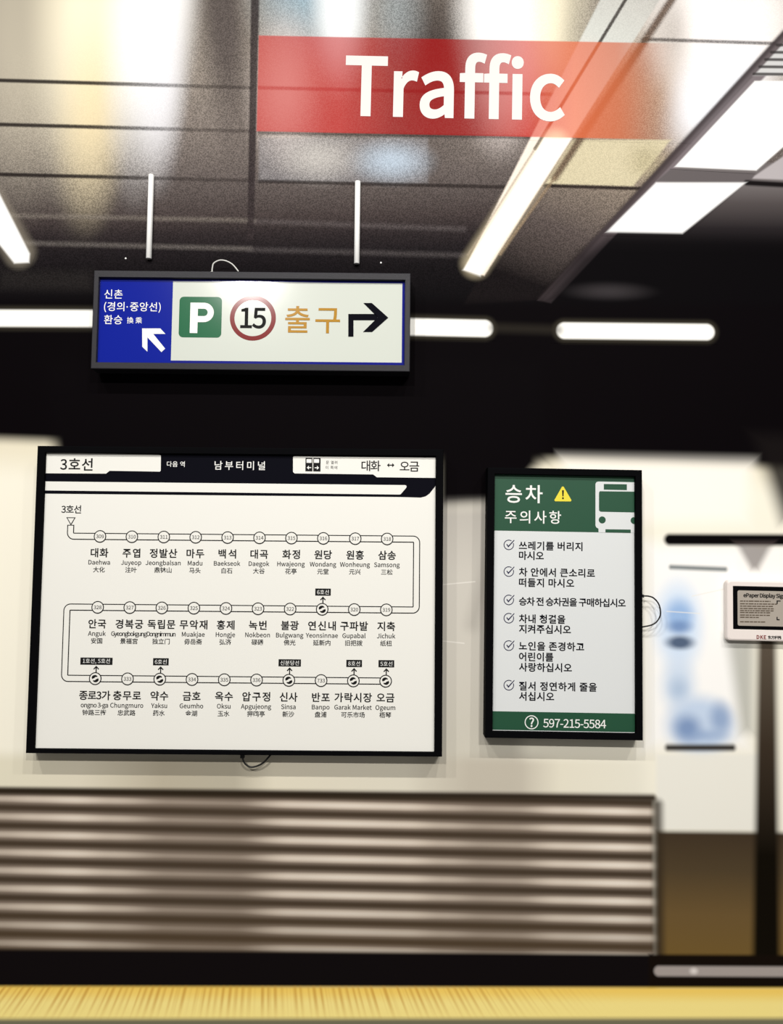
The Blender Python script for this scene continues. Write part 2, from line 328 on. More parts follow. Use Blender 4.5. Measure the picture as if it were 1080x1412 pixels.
W|878|129 244 181 0 218 0 254 0 291 0 327 147 364 295 400 442 412 500 426 553 437 609 438 609 440 609 441 609 453 553 464 500 477 442 514 295 551 147 588 0 625 0 663 0 700 0 750 244 801 489 851 733 822 733 792 733 763 733 737 600 710 467 684 334 671 255 657 176 644 96 642 96 640 96 638 96 620 176 604 256 586 334 552 467 518 600 484 733 456 733 427 733 399 733 365 600 332 467 298 334 280 255 262 176 246 96 245 96 243 96 242 96 227 176 213 255 198 334 172 467 147 600 121 733 89 733 58 733 26 733 78 489
X|573|88 126 17 0 50 0 82 0 115 0 150 66 185 132 220 198 239 235 258 272 279 317 280 317 282 317 283 317 307 272 327 235 346 198 382 132 419 66 455 0 489 0 523 0 557 0 485 125 414 249 342 374 409 494 475 613 542 733 510 733 477 733 445 733 412 671 380 608 347 546 329 512 315 481 295 438 294 438 292 438 291 438 267 481 252 512 233 546 200 608 166 671 133 733 99 733 65 733 31 733 98 615 164 497 231 379 160 253
Y|531|219 95 219 0 250 0 280 0 311 0 311 95 311 189 311 284 385 434 458 583 532 733 500 733 468 733 436 733 405 664 373 595 342 526 319 472 294 420 268 365 267 365 265 365 264 365 238 420 216 472 192 526 160 595 129 664 97 733 64 733 32 733 -1 733 72 583 146 434 219 284 219 189
Z|603|50 19 50 0 219 0 387 0 556 0 556 26 556 53 556 79 425 79 295 79 164 79 293 279 422 478 551 678 551 696 551 715 551 733 396 733 240 733 85 733 85 707 85 681 85 655 202 655 320 655 437 655 308 455 179 256 50 56 50 37
0|555|138 -13 278 -13 417 -13 506 113 506 369 506 623 417 746 278 746 138 746 50 623 50 369 50 113|361 61 278 61 195 61 138 154 138 369 138 583 195 674 278 674 361 674 418 583 418 369 418 154
1|555|88 25 88 0 222 0 356 0 490 0 490 25 490 51 490 76 441 76 392 76 343 76 343 295 343 514 343 733 320 733 296 733 273 733 233 710 186 693 121 681 121 662 121 642 121 623 165 623 208 623 252 623 252 441 252 258 252 76 197 76 143 76 88 76 88 51
2|555|44 18 44 0 198 0 351 0 505 0 505 26 505 53 505 79 437 79 370 79 302 79 265 79 220 75 182 72 354 235 470 384 470 531 470 661 387 746 256 746 163 746 99 704 40 639 58 622 75 604 93 587 134 636 185 672 245 672 336 672 380 611 380 527 380 401 274 255 44 54 44 36
3|555|149 -13 263 -13 394 -13 499 65 499 196 499 297 430 361 344 382 344 384 344 385 344 387 422 414 474 474 474 563 474 679 384 746 260 746 176 746 111 709 56 659 72 640 89 620 105 601 147 643 198 672 257 672 334 672 381 626 381 556 381 477 330 416 178 416 178 393 178 369 178 346 348 346 406 288 406 199 406 115 345 63 257 63 174 63 119 103 76 147 60 127 45 108 29 88 77 35
4|555|340 67 340 0 369 0 397 0 426 0 426 67 426 135 426 202 459 202 491 202 524 202 524 226 524 251 524 275 491 275 459 275 426 275 426 428 426 580 426 733 392 733 359 733 325 733 223 576 122 419 20 262 20 242 20 222 20 202 127 202 233 202 340 202 340 135|340 350 340 275 265 275 190 275 115 275 171 358 226 442 282 525 303 561 323 598 341 633 342 633 344 633 345 633 343 596 340 536 340 500 340 425
5|555|147 -13 262 -13 385 -13 502 78 502 238 502 400 402 472 281 472 237 472 204 461 171 443 177 514 184 584 190 655 282 655 374 655 466 655 466 681 466 707 466 733 347 733 229 733 110 733 102 619 94 505 86 391 102 381 119 370 135 360 177 388 208 403 257 403 349 403 409 341 409 236 409 129 340 63 253 63 168 63 114 102 73 144 58 124 42 104 27 84 77 35
6|555|161 -13 301 -13 415 -13 512 83 512 225 512 379 432 455 308 455 251 455 187 422 142 367 146 594 229 671 331 671 375 671 419 649 447 615 464 634 482 652 499 671 458 715 403 746 327 746 185 746 56 637 56 350 56 108|154 142 144 294 192 362 248 387 293 387 382 387 425 324 425 225 425 125 371 59 301 59 209 59
7|555|211 278 198 0 230 0 261 0 293 0 305 287 336 458 508 678 508 696 508 715 508 733 355 733 202 733 49 733 49 707 49 681 49 655 168 655 286 655 405 655 261 455
8|555|144 -13 280 -13 417 -13 509 70 509 176 509 277 450 332 386 369 386 371 386 372 386 374 429 408 483 474 483 551 483 664 407 744 282 744 168 744 81 669 81 558 81 481 127 426 180 389 180 388 180 386 180 385 113 349 46 280 46 182 46 69|379 442 330 398 243 432 164 471 164 558 164 629 213 676 281 676 359 676 405 619 405 546 405 492|366 55 281 55 193 55 127 112 127 190 127 260 169 318 228 356 332 314 422 278 422 179 422 106
9|555|155 -13 235 -13 372 -13 501 101 501 398 501 631 395 746 254 746 140 746 44 651 44 508 44 357 124 278 246 278 307 278 370 313 415 367 408 140 326 63 232 63 184 63 140 84 108 119 91 100 75 81 58 62 99 19|404 595 414 444 365 374 310 346 261 346 174 346 130 410 130 508 130 609 184 675 255 675 348 675
(|338|147 -47 239 -196 258 -188 276 -179 295 -171 209 -29 168 141 168 311 168 480 209 649 295 792 276 801 258 809 239 818 147 668 92 507 92 311 92 114
)|338|80 -188 99 -196 191 -47 246 114 246 311 246 507 191 668 99 818 80 809 61 801 42 792 128 649 171 480 171 311 171 141 128 -29 42 -171 61 -179
-|347|46 268 46 245 131 245 217 245 302 245 302 268 302 292 302 315 217 315 131 315 46 315 46 292
,|278|68 -172 75 -190 165 -152 221 -77 221 19 221 86 192 126 144 126 107 126 75 102 75 62 75 22 106 -2 142 -2 146 -2 149 -1 153 -1 152 -61 115 -109 53 -136 60 -154
?|474|154 395 178 221 205 221 232 221 259 221 241 378 421 437 421 584 421 694 347 762 234 762 153 762 89 723 43 670 60 654 78 638 95 622 130 662 174 686 224 686 296 686 332 638 332 578 332 459|184 -13 221 -13 258 -13 288 15 288 56 288 98 258 126 221 126 184 126 156 98 156 56 156 15
!|323|126 362 130 221 151 221 172 221 193 221 197 362 201 504 205 645 206 680 206 714 207 749 176 749 146 749 115 749 116 714 116 680 117 645 121 504|125 -13 161 -13 198 -13 227 15 227 56 227 98 198 126 161 126 125 126 95 98 95 56 95 15
.|278|102 -13 139 -13 175 -13 205 15 205 56 205 98 175 126 139 126 102 126 73 98 73 56 73 15
·|1000|559 486 500 486 441 486 394 439 394 380 394 321 441 274 500 274 559 274 606 321 606 380 606 439
"""
# ------------------------------------------------------------------ lettering
GLYPHS = {}
for line in GLYPH_DATA.strip().split('\n'):
    parts = line.split('|')
    GLYPHS[parts[0]] = (int(parts[1]) / 1000.0, [[int(t) / 1000.0 for t in p.split()] for p in parts[2:]])
ADV = {' ': 0.24, '·': 0.35}
_cache = {}
TMP = bpy.data.scenes.new('lettering_bench')
def char_mesh(ch, bold, res):
    key = (ch, bold, res)
    if key in _cache:
        return _cache[key]
    if ch in GLYPHS and ch != '·':
        _cache[key] = latin(ch, bold, res)
        return _cache[key]
    cu = bpy.data.curves.new('glyph', 'FONT')
    cu.body = ch
    cu.resolution_u = res
    cu.offset = bold
    o = bpy.data.objects.new('glyph', cu)
    TMP.collection.objects.link(o)
    TMP.view_layers[0].update()
    dg = TMP.view_layers[0].depsgraph
    me = bpy.data.meshes.new_from_object(o.evaluated_get(dg))
    vs = [(v.co.x, v.co.y) for v in me.vertices]
    fs = [list(p.vertices) for p in me.polygons]
    bpy.data.objects.remove(o)
    bpy.data.curves.remove(cu)
    bpy.data.meshes.remove(me)
    _cache[key] = (vs, fs)
    return _cache[key]

def latin(ch, bold, res):
    """fill the outlines of a letter, made bolder by moving every edge outward"""
    loops = []
    for sp in GLYPHS[ch][1]:
        pts = [sp[k * 6:k * 6 + 6] for k in range(len(sp) // 6)]
        out = []
        for k, a in enumerate(pts):
            b = pts[(k + 1) % len(pts)]
            p0, p1, p2, p3 = Vector(a[2:4]), Vector(a[4:6]), Vector(b[0:2]), Vector(b[2:4])
            straight = abs((p1 - p0).cross(p3 - p0)) + abs((p2 - p0).cross(p3 - p0)) < 2e-4
            n = 1 if straight else res
            for q in range(n):
                t = q / n
                out.append(p0 * (1 - t) ** 3 + p1 * 3 * t * (1 - t) ** 2 + p2 * 3 * t * t * (1 - t) + p3 * t ** 3)
        o2 = []
        for p in out:
            if not o2 or (p - o2[-1]).length > 0.009: o2.append(p)
        while (o2[0] - o2[-1]).length < 0.009: o2.pop()
        loops.append(o2)
    def area(l): return sum(l[i].cross(l[(i + 1) % len(l)]) for i in range(len(l))) / 2
    sgn = 1 if area(max(loops, key=lambda l: abs(area(l)))) > 0 else -1
    off = []
    for l in loops:
        o = []
        for i, p in enumerate(l):
            u = (p - l[i - 1]).normalized(); v = (l[(i + 1) % len(l)] - p).normalized()
            n1 = Vector((u.y, -u.x)) * sgn; n2 = Vector((v.y, -v.x)) * sgn
            m = n1 + n2
            d = max(1 + n1.dot(n2), 0.5)
            o.append(p + m * (bold / d))
        off.append(o)
    vs, fs = [], []
    outer = [l for l, s in zip(off, loops) if area(s) * sgn > 0]
    holes = [l for l, s in zip(off, loops) if area(s) * sgn <= 0]
    def inside(p, l):
        c = False
        for i in range(len(l)):
            a, b = l[i], l[i - 1]
            if (a.y > p.y) != (b.y > p.y) and p.x < (b.x - a.x) * (p.y - a.y) / (b.y - a.y) + a.x: c = not c
        return c
    for l in outer:
        ring = [l] + [h for h in holes if inside(h[0], l)]
        bm = bmesh.new()
        edges = []
        for r in ring:
            vv = [bm.verts.new((p.x, p.y, 0)) for p in r]
            edges += [bm.edges.new((vv[k], vv[(k + 1) % len(vv)])) for k in range(len(vv))]
        bmesh.ops.triangle_fill(bm, use_beauty=True, use_dissolve=False, edges=edges, normal=(0, 0, 1))
        bm.verts.index_update()
        b = len(vs)
        vs += [(v.co.x, v.co.y) for v in bm.verts]
        fs += [[b + v.index for v in f.verts] for f in bm.faces]
        bm.free()
    return vs, fs

def advance(ch):
    if ch in ADV: return ADV[ch]
    if ch in GLYPHS: return GLYPHS[ch][0]
    return 0.92 if 0xAC00 <= ord(ch) <= 0xD7A3 else 1.0

def layout(s, bold=0.0, track=0.0, res=3, squeeze=1.0):
    """list of verts, faces in em units with x from the pen origin"""
    V, F = [], []
    x = 0.0
    for ci, ch in enumerate(s):
        if ch != ' ':
            vs, fs = char_mesh(ch, bold, res)
            b = len(V)
            dx = 0.0
            if ch == '·': dx = 0.0
            V += [((a + dx) * squeeze + x, c, 0.00004 * (ci % 2)) for a, c in vs]
            F += [[i + b for i in q] for q in fs]
        x += advance(ch) * squeeze + track
    return V, F

def text_geo(lines, scale, bold=0.0):
    """lines: (string, em size, x, z, align, valign, width or None, extra) in the units of scale; returns verts, faces"""
    V, F = [], []
    for ln in lines:
        s, em, x, z, al, va, width = ln[:7]
        bd = ln[7] if len(ln) > 7 else bold
        res = 3 if em < 25 else 8
        v, f = layout(s, bd, 0.0, res)
        if width is not None:
            w = (max(q[0] for q in v) - min(q[0] for q in v)) * em
            n = len(s) - 1
            v, f = layout(s, bd, (width - w) / em / max(n, 1), res)
        x0 = min(q[0] for q in v); x1 = max(q[0] for q in v)
        z0 = min(q[1] for q in v); z1 = max(q[1] for q in v)
        ox = {'l': -x0, 'c': -(x0 + x1) / 2, 'r': -x1}[al]
        oz = {'b': 0.0, 'm': -(z0 + z1) / 2}[va]
        b = len(V)
        V += [(x + (q[0] + ox) * em * scale, z + (q[1] + oz) * em * scale, q[2]) for q in v]
        F += [[i + b for i in q] for q in f]
    return V, F

def text(board, name, lines, depth, m, parent=None, bold=0.0):
    """lines: (string, em px, px, py, align, valign, width px or None[, bold]) in places of the photograph"""
    ll = []
    for ln in lines:
        x, z = board.L(ln[2], ln[3], depth)
        ll.append((ln[0], ln[1], x, z) + tuple(ln[4:]))
    V, F = text_geo(ll, board.s, bold)
    return mesh(name, [(x, -depth - l, z) for x, z, l in V], F, m, parent or board.e)

# ------------------------------------------------------------------ the hall: floor and the wall that carries the mural
concrete = mat('grey_carpet', (120, 118, 116), 0.9, 0.1, bump=0.6, bscale=300, vary=0.4)
props(box_mesh('floor', (-3.0, -6.0, -0.1), (3.0, 0.2, 0.0), concrete), kind='structure')
partition = mat('white_partition', (225, 224, 220), 0.6, 0.3, bump=0.1)
props(box_mesh('wall_back', (-3.0, 0.0, 0.0), (3.0, 0.12, 3.7), partition), kind='structure')

# ------------------------------------------------------------------ the printed picture on the mural
SKIN = -0.0015
class Print:
    def __init__(self, name):
        self.m = bpy.data.materials.new(name)
        self.m.use_nodes = True
        self.nt = self.m.node_tree
        self.N, self.K = self.nt.nodes, self.nt.links
        self.bsdf = self.N['Principled BSDF']
        tc = self.N.new('ShaderNodeTexCoord')
        self.obj = tc.outputs['Object']
        sx = self.N.new('ShaderNodeSeparateXYZ')
        self.K.new(self.obj, sx.inputs[0])
        cx = self.N.new('ShaderNodeCombineXYZ')
        self.K.new(sx.outputs[0], cx.inputs[0]); self.K.new(sx.outputs[2], cx.inputs[2])
        cx.inputs[1].default_value = 1.0
        self.v = cx.outputs[0]              # (x, 1, z) so that a dot product is an affine function
        cz = self.N.new('ShaderNodeCombineXYZ')
        self.K.new(sx.outputs[0], cz.inputs[0]); self.K.new(sx.outputs[2], cz.inputs[2])
        self.p = cz.outputs[0]
        self.cur = None
    @staticmethod
    def W(q):
        w = P(q[0], q[1], SKIN)
        return (w.x, w.z)
    def px(self, n): return n * 0.00158
    def _set(self, sock, val):
        if hasattr(val, 'is_linked') or hasattr(val, 'links'):
            self.K.new(val, sock)
        else:
            sock.default_value = val
    def math(self, op, a, b=None, c=None, clamp=False):
        n = self.N.new('ShaderNodeMath'); n.operation = op; n.use_clamp = clamp
        self._set(n.inputs[0], a)
        if b is not None: self._set(n.inputs[1], b)
        if c is not None: self._set(n.inputs[2], c)
        return n.outputs[0]
    def affine(self, a, b, c):
        n = self.N.new('ShaderNodeVectorMath'); n.operation = 'DOT_PRODUCT'
        self.K.new(self.v, n.inputs[0]); n.inputs[1].default_value = (a, c, b)
        return n.outputs['Value']
    def smooth(self, val, lo, hi, a=0.0, b=1.0):
        n = self.N.new('ShaderNodeMapRange'); n.interpolation_type = 'SMOOTHSTEP'
        self.K.new(val, n.inputs['Value'])
        n.inputs['From Min'].default_value = lo; n.inputs['From Max'].default_value = hi
        n.inputs['To Min'].default_value = a; n.inputs['To Max'].default_value = b
        return n.outputs['Result']
    def poly(self, pts, soft):
        w = [self.W(q) for q in pts]
        area = sum(w[i][0] * w[(i + 1) % len(w)][1] - w[(i + 1) % len(w)][0] * w[i][1] for i in range(len(w)))
        if area < 0: w = w[::-1]
        d = None
        for i in range(len(w)):
            (x0, z0), (x1, z1) = w[i], w[(i + 1) % len(w)]
            ex, ez = x1 - x0, z1 - z0
            l = math.hypot(ex, ez)
            nx, nz = -ez / l, ex / l
            q = self.affine(nx, nz, -(nx * x0 + nz * z0))
            d = q if d is None else self.math('MINIMUM', d, q)
        s = self.px(soft) / 2
        return self.smooth(d, -s, s)
    def half(self, p, q, soft):
        """1 on the right-hand side when walking from p to q in the photograph"""
        (x0, z0), (x1, z1) = self.W(p), self.W(q)
        ex, ez = x1 - x0, z1 - z0
        l = math.hypot(ex, ez)
        nx, nz = ez / l, -ex / l
        s = self.px(soft) / 2
        return self.smooth(self.affine(nx, nz, -(nx * x0 + nz * z0)), -s, s)
    def grad(self, p, q, sm=True):
        """0 at p, 1 at q"""
        (x0, z0), (x1, z1) = self.W(p), self.W(q)
        ex, ez = x1 - x0, z1 - z0
        l2 = ex * ex + ez * ez
        a = self.affine(ex / l2, ez / l2, -(ex * x0 + ez * z0) / l2)
        return self.smooth(a, 0, 1) if sm else self.math('ADD', a, 0.0, clamp=True)
    def line(self, p, q, r, soft):
        (x0, z0), (x1, z1) = self.W(p), self.W(q)
        ex, ez = x1 - x0, z1 - z0
        l2 = ex * ex + ez * ez
        t = self.math('ADD', self.affine(ex / l2, ez / l2, -(ex * x0 + ez * z0) / l2), 0.0, clamp=True)
        n = self.N.new('ShaderNodeVectorMath'); n.operation = 'MULTIPLY_ADD'
        cb = self.N.new('ShaderNodeCombineXYZ')
        self.K.new(t, cb.inputs[0]); self.K.new(t, cb.inputs[2])
        self.K.new(cb.outputs[0], n.inputs[0])
        n.inputs[1].default_value = (ex, 0, ez); n.inputs[2].default_value = (x0, 0, z0)
        d = self.N.new('ShaderNodeVectorMath'); d.operation = 'DISTANCE'
        self.K.new(n.outputs[0], d.inputs[0]); self.K.new(self.p, d.inputs[1])
        return self.smooth(d.outputs['Value'], self.px(r - soft / 2), self.px(r + soft / 2), 1.0, 0.0)
    def blob(self, c, rx, ry, ang=0.0, core=0.0):
        x0, z0 = self.W(c)
        a = math.radians(ang)
        ca, sa = math.cos(a), math.sin(a)
        rx, ry = self.px(rx), self.px(ry)
        u = self.affine(ca / rx, sa / rx, -(ca * x0 + sa * z0) / rx)
        v = self.affine(-sa / ry, ca / ry, -(-sa * x0 + ca * z0) / ry)
        d = self.math('SQRT', self.math('ADD', self.math('MULTIPLY', u, u), self.math('MULTIPLY', v, v)))
        return self.smooth(d, core, 1.0, 1.0, 0.0)
    def mul(self, *ms):
        r = ms[0]
        for m in ms[1:]: r = self.math('MULTIPLY', r, m)
        return r
    def inv(self, m): return self.math('SUBTRACT', 1.0, m)
    def ramp(self, fac, stops, grey=False):
        n = self.N.new('ShaderNodeValToRGB')
        self.K.new(fac, n.inputs[0])
        cr = n.color_ramp
        cr.interpolation = 'EASE' if grey else 'LINEAR'
        while len(cr.elements) > 1: cr.elements.remove(cr.elements[-1])
        for i, (t, c) in enumerate(stops):
            e = cr.elements[0] if i == 0 else cr.elements.new(t)
            e.position = t
            e.color = (c, c, c, 1) if grey else lin(c)
        return n.outputs['Color']
    def add(self, mask, col, op=1.0, mode='MIX'):
        n = self.N.new('ShaderNodeMix'); n.data_type = 'RGBA'; n.blend_type = mode; n.clamp_factor = True
        if op != 1.0: mask = self.math('MULTIPLY', mask, op)
        self._set(n.inputs[0], mask)
        if self.cur is None: n.inputs[6].default_value = lin((8, 6, 8))
        else: self.K.new(self.cur, n.inputs[6])
        if isinstance(col, tuple): n.inputs[7].default_value = lin(col)
        else: self.K.new(col, n.inputs[7])
        self.cur = n.outputs[2]

A = Print('printed_station_picture')
# ---- ceiling of the pictured station, from the top of the sheet down to the dark beam
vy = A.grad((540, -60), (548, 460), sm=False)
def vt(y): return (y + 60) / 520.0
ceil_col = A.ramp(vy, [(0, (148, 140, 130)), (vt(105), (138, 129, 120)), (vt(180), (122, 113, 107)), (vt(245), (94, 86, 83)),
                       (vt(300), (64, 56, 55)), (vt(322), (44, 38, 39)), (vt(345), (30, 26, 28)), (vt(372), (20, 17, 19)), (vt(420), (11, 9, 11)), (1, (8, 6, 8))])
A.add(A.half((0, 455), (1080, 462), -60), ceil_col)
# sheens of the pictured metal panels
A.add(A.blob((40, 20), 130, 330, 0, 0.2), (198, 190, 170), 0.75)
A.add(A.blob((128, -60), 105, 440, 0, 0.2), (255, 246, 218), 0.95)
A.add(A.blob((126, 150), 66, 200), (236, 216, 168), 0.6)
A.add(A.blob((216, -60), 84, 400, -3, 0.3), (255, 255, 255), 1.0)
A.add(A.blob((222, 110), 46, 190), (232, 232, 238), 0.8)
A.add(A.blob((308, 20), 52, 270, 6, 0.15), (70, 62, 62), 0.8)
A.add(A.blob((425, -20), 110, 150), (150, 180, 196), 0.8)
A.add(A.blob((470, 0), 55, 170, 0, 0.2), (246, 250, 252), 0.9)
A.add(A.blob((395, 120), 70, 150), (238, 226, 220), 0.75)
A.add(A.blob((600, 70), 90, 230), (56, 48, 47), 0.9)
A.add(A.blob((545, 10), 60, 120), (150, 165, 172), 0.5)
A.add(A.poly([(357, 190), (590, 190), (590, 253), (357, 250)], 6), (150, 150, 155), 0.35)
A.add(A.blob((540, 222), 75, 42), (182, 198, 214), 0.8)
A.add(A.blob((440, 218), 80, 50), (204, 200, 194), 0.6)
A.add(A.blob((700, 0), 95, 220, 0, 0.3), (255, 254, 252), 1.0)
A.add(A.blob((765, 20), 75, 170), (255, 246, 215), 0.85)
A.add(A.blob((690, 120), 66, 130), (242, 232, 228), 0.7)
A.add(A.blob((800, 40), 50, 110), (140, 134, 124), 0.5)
# pale edges of the far panels
A.add(A.line((12, 297), (350, 304), 3, 7), (128, 120, 112), 0.45)
A.add(A.line((350, 305), (640, 316), 3, 9), (112, 104, 104), 0.3)
A.add(A.line((35, 335), (345, 343), 3, 7), (112, 106, 102), 0.5)
A.add(A.line((345, 344), (640, 352), 3, 9), (98, 92, 92), 0.35)
A.add(A.poly([(0, 372), (126, 374), (126, 400), (0, 398)], 20), (40, 37, 36), 0.6)
# joints between the panels
for p, q, o in (((-60, 109), (345, 121), 0.5), ((358, 121), (800, 131), 0.6),
                ((-60, 170), (345, 181), 0.45), ((358, 183), (760, 190), 0.6),
                ((-60, 239), (345, 249), 0.45), ((358, 250), (700, 258), 0.75)):
    ln = A.line(p, q, 2.6, 3.5)
    A.add(ln, (34, 28, 27), o)
    if p[0] < 0:
        A.add(A.mul(ln, A.inv(A.grad((110, 150), (290, 150)))), (34, 28, 27), 0.9)
A.add(A.poly([(347, -60), (359, -60), (350, 330), (341, 330)], 4), (50, 43, 44), 0.9)
# ---- right part: lamp channel, panels and the long diagonal joint
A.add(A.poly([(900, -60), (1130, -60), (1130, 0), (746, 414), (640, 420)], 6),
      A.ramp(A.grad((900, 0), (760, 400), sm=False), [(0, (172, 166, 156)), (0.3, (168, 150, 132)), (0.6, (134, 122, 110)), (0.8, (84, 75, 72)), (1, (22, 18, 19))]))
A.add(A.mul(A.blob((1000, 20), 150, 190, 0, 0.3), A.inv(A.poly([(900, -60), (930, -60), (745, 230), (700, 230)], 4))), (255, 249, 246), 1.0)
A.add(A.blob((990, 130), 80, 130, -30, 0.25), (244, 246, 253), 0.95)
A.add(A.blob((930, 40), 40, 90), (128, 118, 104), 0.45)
A.add(A.poly([(790, 193), (925, 193), (873, 257), (752, 254)], 5), (206, 196, 164), 0.9)
A.add(A.blob((890, 222), 40, 40), (170, 160, 128), 0.7)
A.add(A.line((888, 54), (1068, 60), 2.6, 4), (46, 38, 34), 0.75)
A.add(A.line((752, 256), (882, 260), 2.6, 4), (40, 32, 30), 0.95)
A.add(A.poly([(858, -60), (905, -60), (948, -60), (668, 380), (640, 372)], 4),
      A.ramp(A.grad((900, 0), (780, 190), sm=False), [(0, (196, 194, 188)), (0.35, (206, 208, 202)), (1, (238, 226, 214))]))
A.add(A.line((890, -45), (738, 205), 2.4, 3), (52, 44, 40), 0.9)
A.add(A.line((738, 205), (645, 352), 1.6, 3), (120, 108, 98), 0.6)
A.add(A.line((946, -30), (765, 245), 5.5, 8), (92, 72, 58), 0.9)
A.add(A.line((765, 245), (690, 350), 2.0, 4), (140, 120, 96), 0.7)
# grain of the print
gn = A.N.new('ShaderNodeTexNoise'); gn.inputs['Scale'].default_value = 430.0; gn.inputs['Detail'].default_value = 2.0
A.K.new(A.obj, gn.inputs['Vector'])
grain = A.smooth(gn.outputs['Fac'], 0.3, 0.7, 0.55, 1.45)
gz = A.mul(A.inv(A.half((0, 402), (1080, 410), 70)), A.inv(A.half((-200, 330), (330, -60), -260)))
gc = A.N.new('ShaderNodeCombineColor')
for i in range(3): A.K.new(grain, gc.inputs[i])
bw = A.N.new('ShaderNodeRGBToBW'); A.K.new(A.cur, bw.inputs[0])
A.add(A.mul(gz, A.smooth(bw.outputs[0], 0.12, 0.6, 0.85, 0.12)), gc.outputs[0], 1.0, 'MULTIPLY')
# red strip of the guide sign laid over the picture
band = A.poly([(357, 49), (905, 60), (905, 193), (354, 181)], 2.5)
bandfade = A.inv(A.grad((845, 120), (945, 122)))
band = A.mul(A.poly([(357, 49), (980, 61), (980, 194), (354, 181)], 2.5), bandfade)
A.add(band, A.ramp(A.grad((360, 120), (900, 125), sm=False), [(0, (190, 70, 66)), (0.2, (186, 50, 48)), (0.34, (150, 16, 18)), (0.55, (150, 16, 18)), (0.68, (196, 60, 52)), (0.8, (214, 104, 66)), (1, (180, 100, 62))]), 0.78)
# glowing tube at the lower end of the channel
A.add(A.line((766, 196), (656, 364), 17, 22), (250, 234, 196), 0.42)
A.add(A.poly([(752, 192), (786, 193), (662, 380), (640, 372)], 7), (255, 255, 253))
# long dark joint, ventilation slots and the two light panels on the right
A.add(A.poly([(935, 225), (1140, 225), (1140, 430), (745, 430)], 6),
      A.ramp(A.grad((1000, 250), (1002, 350), sm=False), [(0, (112, 106, 106)), (0.3, (78, 72, 72)), (0.65, (36, 32, 34)), (1, (10, 8, 10))]))
A.add(A.poly([(1130, -12), (1166, -12), (760, 418), (742, 414)], 4), (88, 78, 81), 0.95)
A.add(A.poly([(1118, 20), (1138, 20), (850, 322), (838, 322)], 4), (150, 140, 144), 0.4)
A.add(A.line((1122, 0), (746, 412), 4, 6), (44, 37, 38), 0.6)
A.add(A.poly([(1090, 50), (1140, 50), (1140, 104), (1040, 104)], 4), (205, 205, 205))
for k in range(5):
    y = 62 + k * 10
    A.add(A.line((1072 - k * 8, y), (1140, y + 1), 2.2, 3), (58, 54, 54), 0.9)
A.add(A.poly([(1041, 112), (1140, 112), (1140, 150), (1043, 235), (931, 230)], 4), (255, 255, 255))
A.add(A.poly([(1140, 175), (1140, 250), (1036, 246)], 4), (176, 170, 172))
A.add(A.poly([(925, 233), (1042, 238), (1034, 254), (905, 250)], 4), (98, 92, 93))
A.add(A.line((1030, 252), (1140, 258), 4, 5), (22, 18, 19))
A.add(A.poly([(905, 252), (1028, 252), (941, 322), (837, 320)], 5), (250, 250, 250))
A.add(A.poly([(838, 325), (1140, 330), (1140, 440), (740, 420), (800, 350)], 30), (8, 6, 8), 0.85)
A.add(A.blob((840, 402), 80, 18), (62, 58, 60), 0.7)
# white tube at the left edge
A.add(A.line((-60, 200), (27, 348), 21, 18), (190, 180, 160), 0.3)
A.add(A.poly([(-60, 180), (-46, 178), (41, 350), (40, 362), (20, 363), (-60, 262)], 5), (255, 255, 253))
# dark beam with its row of tubes
A.add(A.poly([(-900, 408), (2000, 425), (2000, 640), (700, 628), (-900, 606)], 22), (8, 5, 7))
for p, q, r in (((-700, 436), (300, 440), 12), ((400, 447), (668, 453), 12), ((779, 456), (974, 458), 11.5), ((1130, 460), (1500, 465), 11.5)):
    A.add(A.line(p, q, r + 4, 12), (104, 98, 82), 0.28)
    A.add(A.line(p, q, r, 5), (255, 254, 248))
A.add(A.line((680, 452), (770, 455), 6, 14), (46, 42, 36), 0.6)
# ---- train side below the beam
body = A.half((0, 606), (745, 633), 22)
A.add(body, (232, 224, 200))
A.add(A.mul(body, A.half((0, 640), (1080, 660), 60)), (250, 246, 230), 0.8)
A.add(A.half((0, 598), (60, 599), 20), (60, 52, 40), 0.0)
A.add(A.poly([(66, 500), (745, 500), (752, 634), (76, 632)], 30), (9, 6, 8))
A.add(A.poly([(604, 560), (745, 560), (742, 640), (700, 694), (604, 700)], 26), (9, 6, 8))
A.add(A.poly([(575, 698), (720, 694), (720, 1100), (575, 1100)], 34), A.ramp(A.grad((640, 700), (640, 1085), sm=False),
      [(0, (180, 175, 168)), (0.25, (202, 197, 188)), (0.6, (206, 201, 190)), (1, (205, 200, 184))]), 0.9)
A.add(A.line((690, 720), (652, 860), 9, 26), (150, 144, 136), 0.35)
A.add(A.poly([(778, 633), (1036, 638), (1030, 720), (778, 720)], 34), (255, 250, 240), 0.9)
A.add(A.poly([(1040, 600), (2000, 600), (2000, 690), (1078, 716)], 34), (22, 18, 18), 0.95)
A.add(A.poly([(890, 750), (1030, 750), (1030, 1030), (890, 1030)], 40), (255, 254, 252), 0.9)
A.add(A.poly([(1020, 752), (1600, 752), (1600, 880), (1020, 880)], 20), (255, 252, 248), 0.9)
